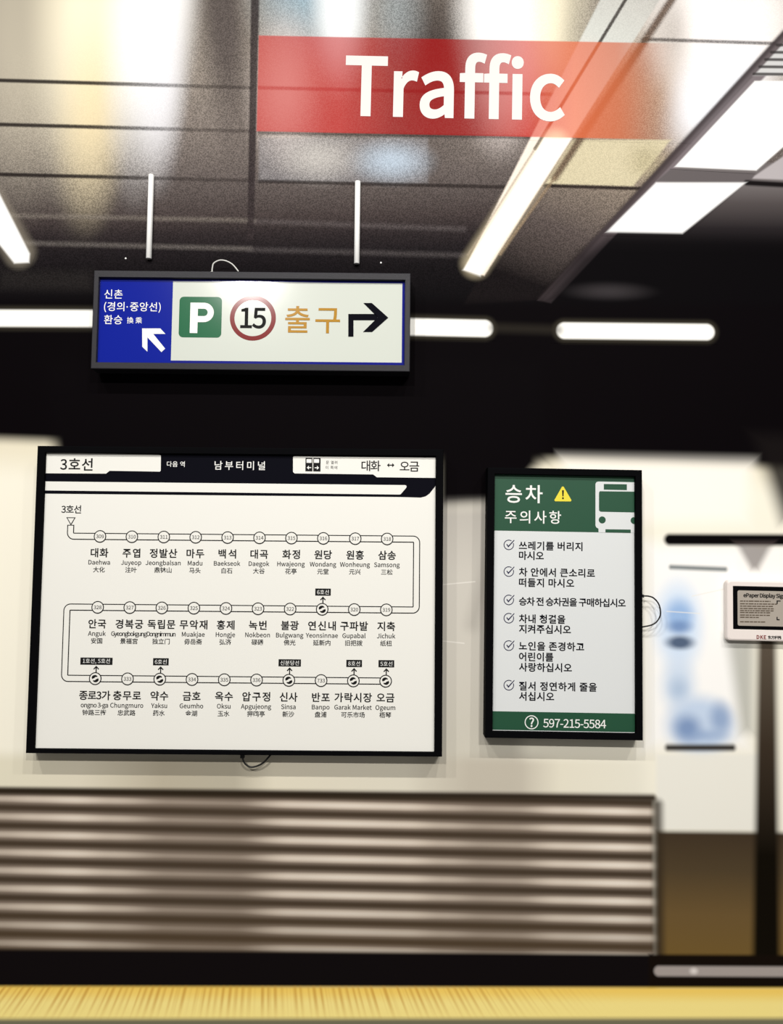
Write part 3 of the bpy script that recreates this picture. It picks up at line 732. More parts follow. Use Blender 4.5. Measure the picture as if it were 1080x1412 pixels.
# door of the train: rail, handle marks, blue reflections, post
A.add(A.line((924, 744), (1500, 746), 8, 8), (10, 8, 9))
A.add(A.poly([(1015, 748), (1066, 748), (1046, 785), (1036, 785)], 14), (90, 78, 76), 0.7)
A.add(A.line((926, 782), (1000, 785), 3, 7), (128, 134, 134))
A.add(A.blob((936, 862), 46, 84, 0, 0.35), (206, 226, 250), 0.85)
A.add(A.blob((937, 850), 28, 34, 0, 0.25), (150, 184, 228), 0.9)
A.add(A.blob((937, 864), 26, 14, 0, 0.1), (110, 140, 188), 0.8)
A.add(A.blob((938, 886), 28, 14, 0, 0.25), (70, 88, 116), 0.95)
A.add(A.blob((936, 945), 36, 54, 0, 0.2), (196, 216, 240), 0.75)
A.add(A.blob((936, 950), 22, 26), (160, 184, 214), 0.6)
A.add(A.blob((966, 1000), 62, 52, 0, 0.45), (196, 214, 238), 0.95)
A.add(A.blob((948, 1004), 30, 28, 0, 0.1), (112, 140, 186), 0.85)
A.add(A.blob((994, 990), 24, 34, 0, 0.1), (138, 162, 200), 0.8)
A.add(A.blob((972, 1014), 44, 14), (136, 162, 202), 0.6)
A.add(A.line((922, 1031), (1010, 1031), 4.5, 9), (58, 55, 52))
A.add(A.poly([(1003, 880), (1040, 880), (1040, 1010), (1022, 1010)], 26), (176, 176, 166), 0.8)
A.add(A.poly([(905, 1040), (1048, 1040), (1048, 1146), (905, 1144)], 10), (238, 236, 226), 0.85)
A.add(A.poly([(905, 1146), (1300, 1150), (1300, 1335), (905, 1332)], 10), A.ramp(A.grad((980, 1140), (980, 1315), sm=False),
      [(0, (62, 50, 38)), (0.35, (80, 66, 46)), (0.7, (108, 86, 52)), (1, (114, 90, 48))]))
A.add(A.poly([(1046, 870), (1070, 870), (1076, 1340), (1038, 1340)], 14), A.ramp(A.grad((1056, 880), (1056, 1180), sm=False),
      [(0, (92, 82, 70)), (0.5, (58, 48, 38)), (1, (18, 14, 8))]))
# ---- louvred skirt
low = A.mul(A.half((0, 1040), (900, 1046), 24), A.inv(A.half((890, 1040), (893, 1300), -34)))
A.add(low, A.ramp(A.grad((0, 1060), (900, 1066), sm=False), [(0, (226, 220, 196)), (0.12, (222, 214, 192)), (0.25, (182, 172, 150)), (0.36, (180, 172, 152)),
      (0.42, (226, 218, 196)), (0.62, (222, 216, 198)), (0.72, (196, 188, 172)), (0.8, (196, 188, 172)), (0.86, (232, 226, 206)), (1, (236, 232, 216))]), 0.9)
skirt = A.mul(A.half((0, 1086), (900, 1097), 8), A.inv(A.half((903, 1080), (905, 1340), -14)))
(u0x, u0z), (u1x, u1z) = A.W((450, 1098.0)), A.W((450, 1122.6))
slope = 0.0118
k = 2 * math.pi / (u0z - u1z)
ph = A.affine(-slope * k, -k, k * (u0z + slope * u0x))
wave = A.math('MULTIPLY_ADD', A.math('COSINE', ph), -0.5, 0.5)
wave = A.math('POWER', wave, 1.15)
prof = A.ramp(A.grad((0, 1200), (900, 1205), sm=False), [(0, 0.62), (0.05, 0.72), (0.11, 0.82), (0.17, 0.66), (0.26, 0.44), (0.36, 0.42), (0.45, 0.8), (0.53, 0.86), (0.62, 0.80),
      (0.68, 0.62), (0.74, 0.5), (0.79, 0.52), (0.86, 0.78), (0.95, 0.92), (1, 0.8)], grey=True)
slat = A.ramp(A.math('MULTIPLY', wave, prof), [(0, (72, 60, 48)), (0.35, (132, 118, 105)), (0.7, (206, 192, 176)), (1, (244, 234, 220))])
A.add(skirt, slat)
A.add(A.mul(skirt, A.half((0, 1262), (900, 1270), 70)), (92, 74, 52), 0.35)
A.add(A.line((-700, 1083), (900, 1100), 4.5, 9), (44, 36, 26), 0.95)
A.add(A.line((907, 1110), (909, 1330), 7, 14), (56, 46, 34), 0.85)
# sill, rail and the yellow platform edge
A.add(A.poly([(-900, 1302), (901, 1316), (901, 1362), (-900, 1362)], 8), (18, 14, 15))
A.add(A.poly([(895, 1316), (2000, 1322), (2000, 1366), (895, 1364)], 7), (22, 15, 10))
A.add(A.line((909, 1339), (1500, 1342), 6.5, 6), (168, 158, 152))
A.add(A.blob((957, 1339), 9, 7), (226, 218, 212))
yel = A.half((0, 1360), (1080, 1362), 7)
A.add(yel, (250, 212, 104))
A.add(A.mul(yel, A.half((0, 1374), (1080, 1376), 20)), (255, 236, 150), 0.9)
xc, zc = A.W((360, 1358))
fan = A.math('DIVIDE', A.affine(1.0, 0.0, -xc), A.affine(0.0, -1.4, 1.0 + 1.4 * zc))
fine = A.math('MULTIPLY_ADD', A.math('SINE', A.math('MULTIPLY', fan, 470.0)), 0.5, 0.5)
st = A.N.new('ShaderNodeTexNoise'); st.noise_dimensions = '1D'; st.inputs['Scale'].default_value = 60.0; st.inputs['Detail'].default_value = 1.0
A.K.new(fan, st.inputs['W'])
stripe = A.mul(fine, A.smooth(st.outputs['Fac'], 0.3, 0.62), A.inv(A.half((700, 1300), (720, 1412), -300)), A.inv(A.half((0, 1392), (1080, 1394), 40)))
A.add(A.mul(yel, stripe), (196, 140, 52), 0.6)
A.add(A.mul(A.half((0, 1405), (1080, 1404), 9)), (120, 116, 92))
# faint creases in the sheet
for p, q in (((612, 806), (655, 802)), ((612, 884), (640, 887)), ((955, 822), (1000, 812)), ((920, 843), (965, 846))):
    A.add(A.line(p, q, 0.8, 1.4), (240, 236, 228), 0.6)
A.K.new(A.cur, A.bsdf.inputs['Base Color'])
A.bsdf.inputs['Roughness'].default_value = 0.6
A.bsdf.inputs['Specular IOR Level'].default_value = 0.015
PRINT = A.m

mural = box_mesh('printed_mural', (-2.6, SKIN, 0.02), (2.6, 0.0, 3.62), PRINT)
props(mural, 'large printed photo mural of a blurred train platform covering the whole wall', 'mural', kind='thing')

def on_mural(name, polys, m, off, parent):
    v, f = [], []
    for p in polys:
        b = len(v)
        v += [(w.x, SKIN - off, w.z) for w in (P(x, y, SKIN - off) for x, y in p)]
        f.append(list(range(b, len(v))))
    return mesh(name, v, f, m, parent)
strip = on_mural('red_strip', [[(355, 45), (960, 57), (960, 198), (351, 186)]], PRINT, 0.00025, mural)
strip['label'] = 'red strip printed across the mural near its top'
for pts in ([(634, 366), (640, 388), (672, 388), (796, 196), (748, 190)],
            [(-60, 168), (-36, 168), (50, 350), (42, 370), (12, 370), (-60, 282)],
            [(-120, 420), (128, 424), (128, 456), (-120, 452)],
            [(566, 434), (684, 436), (684, 470), (566, 468)],
            [(760, 439), (990, 441), (990, 475), (760, 473)]):
    on_mural('pictured_light_tube', [pts], PRINT, 0.00045, mural)
for pts in ([(1037, 108), (1140, 108), (1140, 152), (1043, 240), (924, 233)], [(905, 248), (1034, 248), (943, 327), (830, 325)]):
    on_mural('pictured_light_panel', [pts], PRINT, 0.00045, mural)
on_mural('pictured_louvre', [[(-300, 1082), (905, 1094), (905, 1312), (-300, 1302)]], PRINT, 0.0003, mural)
on_mural('pictured_platform_edge', [[(-300, 1356), (1300, 1356), (1300, 1402), (-300, 1402)]], PRINT, 0.0003, mural)

s_px = 0.00158
def mural_text(name, s, x0, x1, base_l, base_r, cap, m, parent, bold, off):
    a, b = P(x0, base_l, SKIN - off), P(x1, base_r, SKIN - off)
    v, f = layout(s, bold, 0.0, 10, 0.9)
    lo, hi = min(q[0] for q in v), max(q[0] for q in v)
    W = (b - a).length
    em = cap / 0.733 * (P(x0, base_l - 100, SKIN) - P(x0, base_l, SKIN)).length / 100
    tr = (W / em - (hi - lo)) / (len(s) - 1)
    v, f = layout(s, bold, tr, 10, 0.9)
    lo = min(q[0] for q in v)
    ux = (b - a).normalized(); uz = Vector((-ux.z, 0, ux.x))
    return mesh(name, [a + ux * ((q[0] - lo) * em) + uz * (q[1] * em) + Vector((0, -q[2], 0)) for q in v], f, m, parent)
LETTER = mat('white_mural_print', (222, 216, 213), 0.4, 0.2)
mural_text('lettering', 'Traffic', 475, 779, 157, 164, 78, LETTER, strip, 0.023, 0.0006)['label'] = 'bold white word on the red strip'

# ------------------------------------------------------------------ frames
def frame_board(b, inner_px, recess, m, bev=0.0016, name='frame'):
    """shallow tray: sides, front rim with small bevels, opening; returns the opening rectangle"""
    t = b.depth
    ix0, iz0, ix1, iz1 = b.rect(inner_px, t)
    def R(e, y):
        return (rrect(b.x0 + e, b.z0 + e, b.x1 - e, b.z1 - e, 0), y)
    def I(e, y):
        return (rrect(ix0 - e, iz0 - e, ix1 + e, iz1 + e, 0), y)
    loft(name, [R(0.004, 0.0), R(0.0, -0.004), R(0, -t + bev), R(bev * 0.3, -t + bev * 0.3), R(bev, -t), I(0.0008, -t), I(0, -t + 0.0008), I(0, -t + recess)],
         m, b.e, cap0=True)
    return (ix0, iz0, ix1, iz1)

def screen_slab(b, rect, depth, m, thick=0.004):
    x0, z0, x1, z1 = rect
    return box_mesh('screen', (x0 - 0.0004, -depth, z0 - 0.0004), (x1 + 0.0004, -depth + thick, z1 + 0.0004), m, b.e)

# ------------------------------------------------------------------ exit sign
sg = Board('exit_sign', [(128, 372.5), (566, 376.7), (565.5, 512.5), (126.6, 508.3)], 0.046, lean=0.0)
props(sg.e, 'wide grey framed exit sign with blue left panel and arrows, hung above the map', 'sign')
srect = frame_board(sg, [(135.3, 382), (559, 386), (557.5, 503.2), (133.3, 499.4)], 0.009, GREYFRAME)
SD = sg.depth - 0.009
screen_slab(sg, srect, SD, PAPER3)
b1 = SD + 0.0003
x0, z0, x1, z1 = srect
wl = sg.L(237.2, 440, b1)[0]; wr = sg.L(554.6, 440, b1)[0]
wt = sg.L(400, 389.3, b1)[1]; wb = sg.L(400, 498.6, b1)[1]
bp = sg.local('blue_panel', [(0, [(x0, z0), (wl, z0), (wl, z1), (x0, z1)])], b1, BLUE)
bp['label'] = 'deep blue panel with white transfer text'
sg.local('blue_border', [(0, [(wl, wt), (x1, wt), (x1, z1), (wl, z1)]), (0, [(wl, z0), (x1, z0), (x1, wb), (wl, wb)]), (0, [(wr, wb), (x1, wb), (x1, wt), (wr, wt)])], b1, NAVY)
b2 = SD + 0.0006
text(sg, 'transfer_text', [('신촌', 14.2, 144, 405.3, 'l', 'm', 25.3), ('(경의·중앙선)', 14.2, 143.5, 423.3, 'l', 'm', 78.7),
     ('환승', 14.2, 143.5, 440.6, 'l', 'm', 25.4), ('換乘', 9.6, 175, 441.5, 'l', 'm', 21)], b2, WHITEINK, bp, bold=0.006)
def c4(*pts): return [(x / 4.5 + 120, y / 4.5 + 350) for x, y in pts]
def c5(*pts): return [(x / 4.5 + 340, y / 4.5 + 350) for x, y in pts]
sg.flat('up_left_arrow', [c4((342, 463), (455, 463), (487, 497), (411, 497), (485, 588), (462, 610), (375, 518), (375, 607), (343, 577))], b2, WHITEINK, bp)
lx0, lz1 = sg.L(247.8, 409, b1); lx1, lz0 = sg.L(305, 465.6, b1)
pk = sg.local('parking_symbol', [(0, rrect(lx0, lz0, lx1, lz1, 6 * sg.s))], b1, GREEN)
pk['label'] = 'green rounded square parking symbol'
# the letter of the parking symbol: bowl with a hole, drawn as one outline strip
bw = 0.0
px_s = sg.s
ax, az = sg.L(261.6, 459.2, b2)
cap = 43.0 * px_s; stem = 10.6 * px_s; wid = 32.8 * px_s
outer, inner = [], []
bowl_h = 27.5 * px_s
ro = bowl_h / 2; ri = ro - 8.6 * px_s
cxb = ax + wid - ro; czb = az + cap - ro
for k in range(17):
    a = math.radians(90 - 180 * k / 16)
    outer.append((cxb + ro * math.cos(a), czb + ro * math.sin(a)))
    inner.append((cxb + ri * math.cos(a), czb + ri * math.sin(a)))
polys = [(0, [(ax, az), (ax + stem, az), (ax + stem, az + cap), (ax, az + cap)])]
o2 = [(ax + stem, az + cap)] + outer + [(ax + stem, az + cap - bowl_h)]
i2 = [(ax + stem, czb + ri)] + inner + [(ax + stem, czb - ri)]
for k in range(len(o2) - 1):
    polys.append((0, [o2[k], i2[k], i2[k + 1], o2[k + 1]]))
sg.local('letter', polys, b2, WHITEINK, pk)
cx, cz = sg.L(348.8, 438.5, b1)
ro, ri = 31.9 * sg.s, 25.6 * sg.s
co, ci = circle(cx, cz, ro, 64), circle(cx, cz, ri, 64)
rg = sg.local('speed_limit_ring', [(0, [co[k], co[(k + 1) % 64], ci[(k + 1) % 64], ci[k]]) for k in range(64)], b1, REDRING)
rg['label'] = 'dark red speed limit ring'
text(sg, 'number', [('15', 37.5, 349.2, 438.6, 'c', 'm', 35.6)], b2, INK, rg, bold=0.016)
text(sg, 'exit_text', [('출구', 41, 393.4, 440.3, 'l', 'm', 76)], b2, OCHRE, bold=0.008)
sg.flat('right_arrow', [c5((632, 373), (800, 373), (815, 392), (800, 412), (632, 412)), c5((632, 412), (664, 412), (664, 514), (632, 514)),
        c5((725, 305), (778, 305), (880, 396), (815, 394)), c5((815, 394), (880, 396), (780, 485), (723, 485))], b2, NAVYINK)
def at(b, pts, depth):
    return [(b.L(x, y, d)[0], -d, b.L(x, y, d)[1]) for (x, y), d in zip(pts, depth)]
tube('cable', at(sg, [(292.5, 374.5), (293, 369), (295, 363), (303, 359), (312, 360), (321, 365), (329, 374.5)], [0.02, 0.021, 0.022, 0.023, 0.023, 0.022, 0.02]), 0.0016, CABLE_WHITE, sg.e)
cpx, cpz = sg.L(292.6, 370.5, 0.02)
loft('plug', [(circle(0, 0, 0.0036, 12), 0), (circle(0, 0, 0.0036, 12), 0.008)], CABLE_WHITE, sg.e, True, True).matrix_local = \
    Matrix.Translation((cpx, -0.0205, sg.z1 + 0.0085)) @ Matrix.Rotation(math.radians(-90), 4, 'X')

# ------------------------------------------------------------------ route map display
rm = Board('route_map_display', [(52.6, 613.4), (612, 620.8), (609.5, 1042.4), (34.2, 1040)], 0.042)
props(rm.e, 'large black framed white screen with a subway line map of three station rows', 'display screen')
rrc = frame_board(rm, [(62.2, 622.5), (601.6, 630), (598.8, 1036), (46.4, 1034.3)], 0.008, BLACKFRAME)
RD = rm.depth - 0.008
screen_slab(rm, rrc, RD, PAPER)
d1, d2, d3, d4 = RD + 0.0003, RD + 0.0006, RD + 0.0009, RD + 0.0012
def c7(*pts): return [(x / 3.6 + 40, y / 3.6 + 605) for x, y in pts]
def c8(*pts): return [(x / 3.6 + 330, y / 3.6 + 605) for x, y in pts]
x0, z0, x1, z1 = rrc
hz = rm.L(60, 680.6, d1)
pts = [(x0, z1), (x0, hz[1])] + [rm.L(x, y, d1) for x, y in c8((800, 289), (900, 292), (925, 286), (945, 272))] + [(x1, rm.L(601.7, 670, d1)[1]), (x1, z1)]
hdr = rm.local('header_panel', [(0, pts)], d1, NAVYINK)
hdr['label'] = 'black header panel with white name plates'
lp = rm.flat('line_name_plate', [[(61.6, 624.2), (219.5, 626.9)] + c7((655, 84), (654, 158), (650, 163)) + c7((400, 159), (383, 173)) + [(61, 652.6)]], d2, PAPER, hdr)
tp = rm.flat('direction_plate', [c8((272, 86)) + [(601.8, 631.2), (601.5, 659)] + c8((683, 191), (665, 177), (275, 172), (267, 165), (267, 92))], d2, PAPER, hdr)
rm.flat('white_stripe', [[(60.6, 663.8)] + c8((824, 230), (831, 234), (830, 242), (802, 275), (796, 277)) + [(60.2, 676.2)]], d2, PAPER, hdr)
text(rm, 'next_station_caption', [('다음 역', 8.6, 230.2, 639.8, 'l', 'm', 25, 0.008)], d2, WHITEINK, hdr)
text(rm, 'next_station_name', [('남부터미널', 13.6, 296, 641.6, 'l', 'm', 70.8, 0.008)], d2, WHITEINK, hdr)
text(rm, 'line_name', [('3호선', 19.2, 83, 640, 'l', 'm', 45.6)], d3, INK, rm.e, bold=0.014)
text(rm, 'terminus_name', [('대화', 16.2, 498.6, 642.2, 'l', 'm', 26.8, 0.01)], d3, INK)
text(rm, 'terminus_name', [('오금', 16.2, 551.4, 643.2, 'l', 'm', 27.2, 0.01)], d3, INK)
text(rm, 'door_caption', [('문 열려', 5.2, 449.6, 637.6, 'l', 'm', 16), ('이 쪽에', 5.2, 449, 644.6, 'l', 'm', 16.4)], d3, INK, rm.e, bold=0.0)
def arrow2(x0, x1, y, h, w):
    return [[(x0, y), (x0 + h, y - h), (x0 + h, y - w), (x1 - h, y - w), (x1 - h, y - h), (x1, y), (x1 - h, y + h), (x1 - h, y + w), (x0 + h, y + w), (x0 + h, y + h)]]
rm.flat('double_arrow', arrow2(533.8, 544, 641.4, 3.0, 0.7), d3, INK)
di = rm.flat('door_icon', [[(421.4, 631.2), (430.9, 631.3), (430.9, 650), (421.2, 649.8)], [(432.2, 631.3), (442.2, 631.5), (442, 650.2), (432, 650)]], d3, INK)
wpol = []
for x in (422.8, 433.1):
    wpol.append([(x, 633), (x + 7, 633.1), (x + 7, 638.2), (x, 638.1)])
wpol.append([(423.2, 644.8), (426, 642), (426, 644.2), (429.2, 644.2), (429.2, 645.4), (426, 645.4), (426, 647.6)])
wpol.append([(440, 645), (437.2, 642.2), (437.2, 644.4), (434, 644.4), (434, 645.6), (437.2, 645.6), (437.2, 647.8)])
rm.flat('door_pictogram', wpol, d4, WHITEINK, di)
text(rm, 'line_caption', [('3호선', 12.6, 84.6, 702, 'l', 'm', 27.6)], d1, INK, bold=0.014)

# the line itself: a double-stroke ribbon running through three rows
s = rm.s
def lz(px, py): return rm.L(px, py, d1)
ra, rb = lz(138, 739.6), lz(534, 743.2)
qa, qb = lz(134.8, 837.9), lz(532.9, 840.4)
ta, tb = lz(131.4, 936.7), lz(531.9, 938.2)
zr = [(ra[1] + rb[1]) / 2, (qa[1] + qb[1]) / 2, (ta[1] + tb[1]) / 2]
xs, xe = lz(97.4, 730)[0], lz(574.4, 790)[0]
xl = lz(90.6, 890)[0]
xend = tb[0]
path = [(xs, lz(97, 724.2)[1]), (xs, zr[0]), (xe, zr[0]), (xe, zr[1]), (xl, zr[1]), (xl, zr[2]), (xend, zr[2])]
def fillet(path, r, n=8):
    out = [path[0]]
    for i in range(1, len(path) - 1):
        p, a, b = Vector(path[i]), Vector(path[i - 1]), Vector(path[i + 1])
        u, v = (a - p).normalized(), (b - p).normalized()
        p0, p1 = p + u * r, p + v * r
        c = p + (u + v) * r
        for k in range(n + 1):
            t = math.radians(90) * k / n
            out.append(tuple(c - v * (r * math.cos(t)) - u * (r * math.sin(t))))
    out.append(path[-1])
    return out
def ribbon(path, hw, ends=0.0):
    pp = [Vector(q) for q in path]
    L, Rr = [], []
    for i, p in enumerate(pp):
        t = (pp[min(i + 1, len(pp) - 1)] - pp[max(i - 1, 0)]).normalized()
        e = -t * ends if i == 0 else (t * ends if i == len(pp) - 1 else Vector((0, 0)))
        n = Vector((-t.y, t.x))
        L.append(tuple(p + n * hw + e)); Rr.append(tuple(p - n * hw + e))
    return [[L[i], Rr[i], Rr[i + 1], L[i + 1]] for i in range(len(pp) - 1)]
fp = fillet(path, 4.9 * s)
polys = [(0, q) for q in ribbon(fp, 4.9 * s, 0.6 * s)] + [(1, q) for q in ribbon(fp, 3.55 * s, -0.6 * s)]
rm.local('route_line', polys, d1, [INK, PAPER])
tri = lambda k: [rm.L(x, y, d1) for x, y in ((91.4 + k * 1.7, 713.2 + k), (104.4 - k * 1.7, 713.4 + k), (97.8, 724.6 - k * 2.0))]
rm.local('start_triangle', [(0, tri(0)), (1, tri(1.15))], d1, [INK, PAPER])

rows = [
 [('309', '대화', 'Daehwa', '大化'), ('310', '주엽', 'Juyeop', '注叶'), ('311', '정발산', 'Jeongbalsan', '鼎钵山'), ('312', '마두', 'Madu', '马头'), ('313', '백석', 'Baekseok', '白石'),
  ('314', '대곡', 'Daegok', '大谷'), ('315', '화정', 'Hwajeong', '花亭'), ('316', '원당', 'Wondang', '元堂'), ('317', '원흥', 'Wonheung', '元兴'), ('318', '삼송', 'Samsong', '三松')],
 [('328', '안국', 'Anguk', '安国'), ('327', '경복궁', 'Gyeongbokgung', '景福宫'), ('326', '독립문', 'Dongnimmun', '独立门'), ('325', '무악재', 'Muakjae', '毋岳斋'), ('324', '홍제', 'Hongje', '弘济'),
  ('323', '녹번', 'Nokbeon', '碌磻'), ('322', '불광', 'Bulgwang', '佛光'), ('@6호선', '연신내', 'Yeonsinnae', '延新内'), ('320', '구파발', 'Gupabal', '旧把拨'), ('319', '지축', 'Jichuk', '纸杻')],
 [('@1호선, 5호선', '종로3가', 'ongno 3-ga', '钟路三街'), ('333', '충무로', 'Chungmuro', '忠武路'), ('@6호선', '약수', 'Yaksu', '药水'), ('334', '금호', 'Geumho', '金湖'), ('335', '옥수', 'Oksu', '玉水'),
  ('336', '압구정', 'Apgujeong', '狎鸥亭'), ('@신분당선', '신사', 'Sinsa', '新沙'), ('733', '반포', 'Banpo', '盘浦'), ('@8호선', '가락시장', 'Garak Market', '可乐市场'), ('@5호선', '오금', 'Ogeum', '梧琴')]]
ends = [(ra, rb), (qa, qb), (ta, tb)]
FIT = {'Gyeongbokgung': 49.5, 'Dongnimmun': 39.8, 'ongno 3-ga': 37.6}
def crescent(cx, cz, r, a0):
    """thick curved arrow of the transfer symbol"""
    n = 12
    o, i = [], []
    for k in range(n + 1):
        t = k / n
        a = math.radians(a0 + 150 * t)
        w = 0.16 + 0.5 * math.sin(math.pi * 0.5 * min(1, t / 0.7)) if t < 0.78 else 0.72 * (1 - t) / 0.22
        o.append((cx + r * (1 + w * 0.5) * math.cos(a), cz + r * (1 + w * 0.5) * math.sin(a)))
        i.append((cx + r * (1 - w) * math.cos(a), cz + r * (1 - w) * math.sin(a)))
    return [[o[k], o[k + 1], i[k + 1], i[k]] for k in range(n)]
for ri_, row in enumerate(rows):
    (xa, _), (xb, _) = ends[ri_]
    z = zr[ri_]
    for k, (code, ko, en, zh) in enumerate(row):
        x = xa + (xb - xa) * k / 9.0
        mk = rm.local('station_marker', [(0, circle(x, z, 8.7 * s, 32)), (1, circle(x, z, 7.35 * s, 32))], d2, [INK, PAPER])
        if code[0] == '@':
            rm.local('transfer_symbol', [(0, q) for a0 in (40, 220) for q in crescent(x, z, 4.0 * s, a0)], d3, INK, mk)
            V, F = text_geo([(code[1:], 7.3, x + 0.8 * s, z + 23.7 * s, 'c', 'm', None)], s, 0.0)
            w = max(q[0] for q in V) - min(q[0] for q in V) + 5.2 * s
            if len(code) > 6: w = 44.3 * s
            tx = x + 0.8 * s; tz = z + 23.7 * s
            tg = rm.local('transfer_tag', [(0, [(tx - w / 2, tz - 4.9 * s), (tx + w / 2, tz - 4.9 * s), (tx + w / 2, tz + 4.9 * s), (tx - w / 2, tz + 4.9 * s)])], d1, INK)
            tg['label'] = 'black tag naming the connecting line'
            mesh('tag_text', [(q[0], -d2 - q[2], q[1]) for q in V], F, WHITEINK, tg)
            ah = [(0.8, 17.6), (-3.2, 13.3), (-2.2, 12.2), (0.05, 14.4), (0.05, 8.4), (1.55, 8.4), (1.55, 14.4), (3.8, 12.2), (4.8, 13.3)]
            rm.local('transfer_arrow', [(0, [(x + p * s, z + q * s) for p, q in ah])], d1, INK)
        else:
            V, F = text_geo([(code, 6.7, x, z, 'c', 'm', None)], s, 0.008)
            mesh('station_number', [(q[0], -d3 - q[2], q[1]) for q in V], F, INK, mk)
        V, F = text_geo([(ko, 13.6, x, z - 22.7 * s, 'c', 'm', {2: 24.6, 3: 38.4}.get(len(ko), 51.6 if ko[-1] == '장' else 43), 0.02),
                         (en, 8.3, x, z - 39.0 * s, 'c', 'b', FIT.get(en), 0.012),
                         (zh, 8.3, x, z - 46.0 * s, 'c', 'm', None, 0.012)], s)
        mesh('station_name', [(q[0], -d1 - q[2], q[1]) for q in V], F, INK, rm.e)
cz_ = rm.z0
tube('cable', at(rm, [(334.5, 1040), (335, 1047), (338, 1053), (345, 1057.5), (354, 1056.5), (364, 1051), (373, 1041)], [0.018] * 7), 0.0019, CABLE_BLACK, rm.e)
qx, qz = rm.L(334.5, 1046, 0.018)
box_mesh('plug', (qx - 0.0042, -0.0225, cz_ - 0.0115), (qx + 0.0042, -0.0135, cz_ + 0.001), CABLE_BLACK, rm.e)

# ------------------------------------------------------------------ boarding notice display
nb = Board('notice_display', [(671.8, 643.8), (884, 648.6), (888.8, 1020.8), (670.2, 1018)], 0.040)
props(nb.e, 'tall black framed notice screen with green header and six checked rules, right of the map', 'display screen')
nr = frame_board(nb, [(681, 653.5), (875.6, 656.8), (878.9, 1010.6), (681, 1010)], 0.010, BLACKFRAME)
ND = nb.depth - 0.010
screen_slab(nb, nr, ND, PAPER2)
e1, e2, e3, e4 = ND + 0.0003, ND + 0.0006, ND + 0.0009, ND + 0.0012
x0, z0, x1, z1 = nr
hb = nb.L(780, 733.2, e1)[1]
nh = nb.local('header_panel', [(0, [(x0, hb), (x1, hb), (x1, z1), (x0, z1)])], e1, DKGREEN)
nh['label'] = 'dark green header panel with white title'
text(nb, 'title_text', [('승차', 27.4, 697.2, 680.6, 'l', 'm', 52, 0.012), ('주의사항', 19.6, 696.4, 712.2, 'l', 'm', 78.6, 0.008)], e2, WHITEINK, nh)
wt_ = nb.flat('warning_triangle', [[(764.6, 689.6), (775.2, 671), (777.4, 671), (788.2, 689.6), (787.2, 691.4), (765.6, 691.2)]], e2, YELLOW, nh)
nb.flat('exclamation_mark', [[(775.2, 676), (777.8, 676), (777.2, 684.4), (775.8, 684.4)], [(775.4, 685.8), (777.6, 685.8), (777.6, 688.2), (775.4, 688.2)]], e3, INK, nh)
def d2c(*pts): return [(x / 4.5 + 660, y / 4.5 + 630) for x, y in pts]
rx = x1
def clipx(p): return [(min(a, rx), b) for a, b in p]
body = [nb.L(x, y, e2) for x, y in d2c((726, 168), (732, 157), (745, 153), (985, 158), (985, 472), (745, 468), (745, 446), (730, 436), (726, 425))]
bus = nb.local('bus_icon', [(0, clipx(body))], e2, PAPER2)
bus['label'] = 'white front view of a bus'
gw = [clipx([nb.L(x, y, e3) for x, y in d2c(*p)]) for p in (
    ((778, 168), (921, 170), (921, 206), (778, 203)),
    ((748, 222), (753, 213), (985, 216), (985, 345), (758, 340), (748, 332)),
    ((788, 449), (945, 451), (945, 471), (788, 468)))]
hc = [nb.L(x, y, e3) for x, y in d2c((768, 391), (966, 395))]
gw.append(circle(hc[0][0], hc[0][1], 4.9 * nb.s, 24))
gw.append(clipx(circle(hc[1][0], hc[1][1], 4.9 * nb.s, 24)))
nb.local('bus_windows', [(0, p) for p in gw], e3, DKGREEN, nh)
items = [(751.3, [('쓰레기를 버리지', 88.6, 752.2), ('마시오', 34.7, 765.8)]),
         (788.1, [('차 안에서 큰소리로', 105.7, 788.6), ('떠들지 마시오', 76.8, 803)]),
         (827.2, [('승차 전 승차권을 구매하십시오', 148.2, 829)]),
         (852.4, [('차내 청결을', 64.3, 853), ('지켜주십시오', 72, 867)]),
         (890.2, [('노인을 존경하고', 90.2, 890.5), ('어린이를', 47.6, 905.4), ('사랑하십시오', 73, 919.7)]),
         (944.8, [('질서 정연하게 줄을', 107.3, 945.8), ('서십시오', 48.5, 959.8)])]
CHECK = mat('indigo_ink', (44, 44, 74), 0.5, 0.2)
for cy, lines in items:
    cx, cz = nb.L(701.8, cy, e1)
    q = nb.s
    o, i = circle(cx, cz, 7.2 * q, 32), circle(cx, cz, 6.1 * q, 32)
    gap = [(k, (k + 1) % 32) for k in range(32) if k not in (2, 3, 4)]
    pl = [(0, [o[a], o[b], i[b], i[a]]) for a, b in gap]
    tick = [(-3.4, 0.4), (-2.4, 1.3), (-0.6, -1.0), (7.2, 7.2), (8.0, 6.4), (-0.6, -3.6)]
    pl.append((0, [(cx + a * q, cz + b * q) for a, b in tick]))
    nb.local('check_mark', pl, e1, CHECK)
    text(nb, 'rule_text', [(t, 12.5 if w > 140 else 13.0, 715.8, y, 'l', 'm', w) for t, w, y in lines], e1, NAVYINK, bold=0.022)
fz = nb.L(780, 982.4, e1)[1]
nf = nb.local('footer_panel', [(0, [(x0, z0 + 0.9 * nb.s), (x1, z0 + 0.9 * nb.s), (x1, fz), (x0, fz)])], e1, DKGREEN)
nf['label'] = 'dark green footer with a phone number'
cx, cz = nb.L(733.2, 996, e2)
o, i = circle(cx, cz, 9.5 * nb.s, 40), circle(cx, cz, 8.2 * nb.s, 40)
nb.local('question_circle', [(0, [o[k], o[(k + 1) % 40], i[(k + 1) % 40], i[k]]) for k in range(40)], e2, WHITEINK, nf)
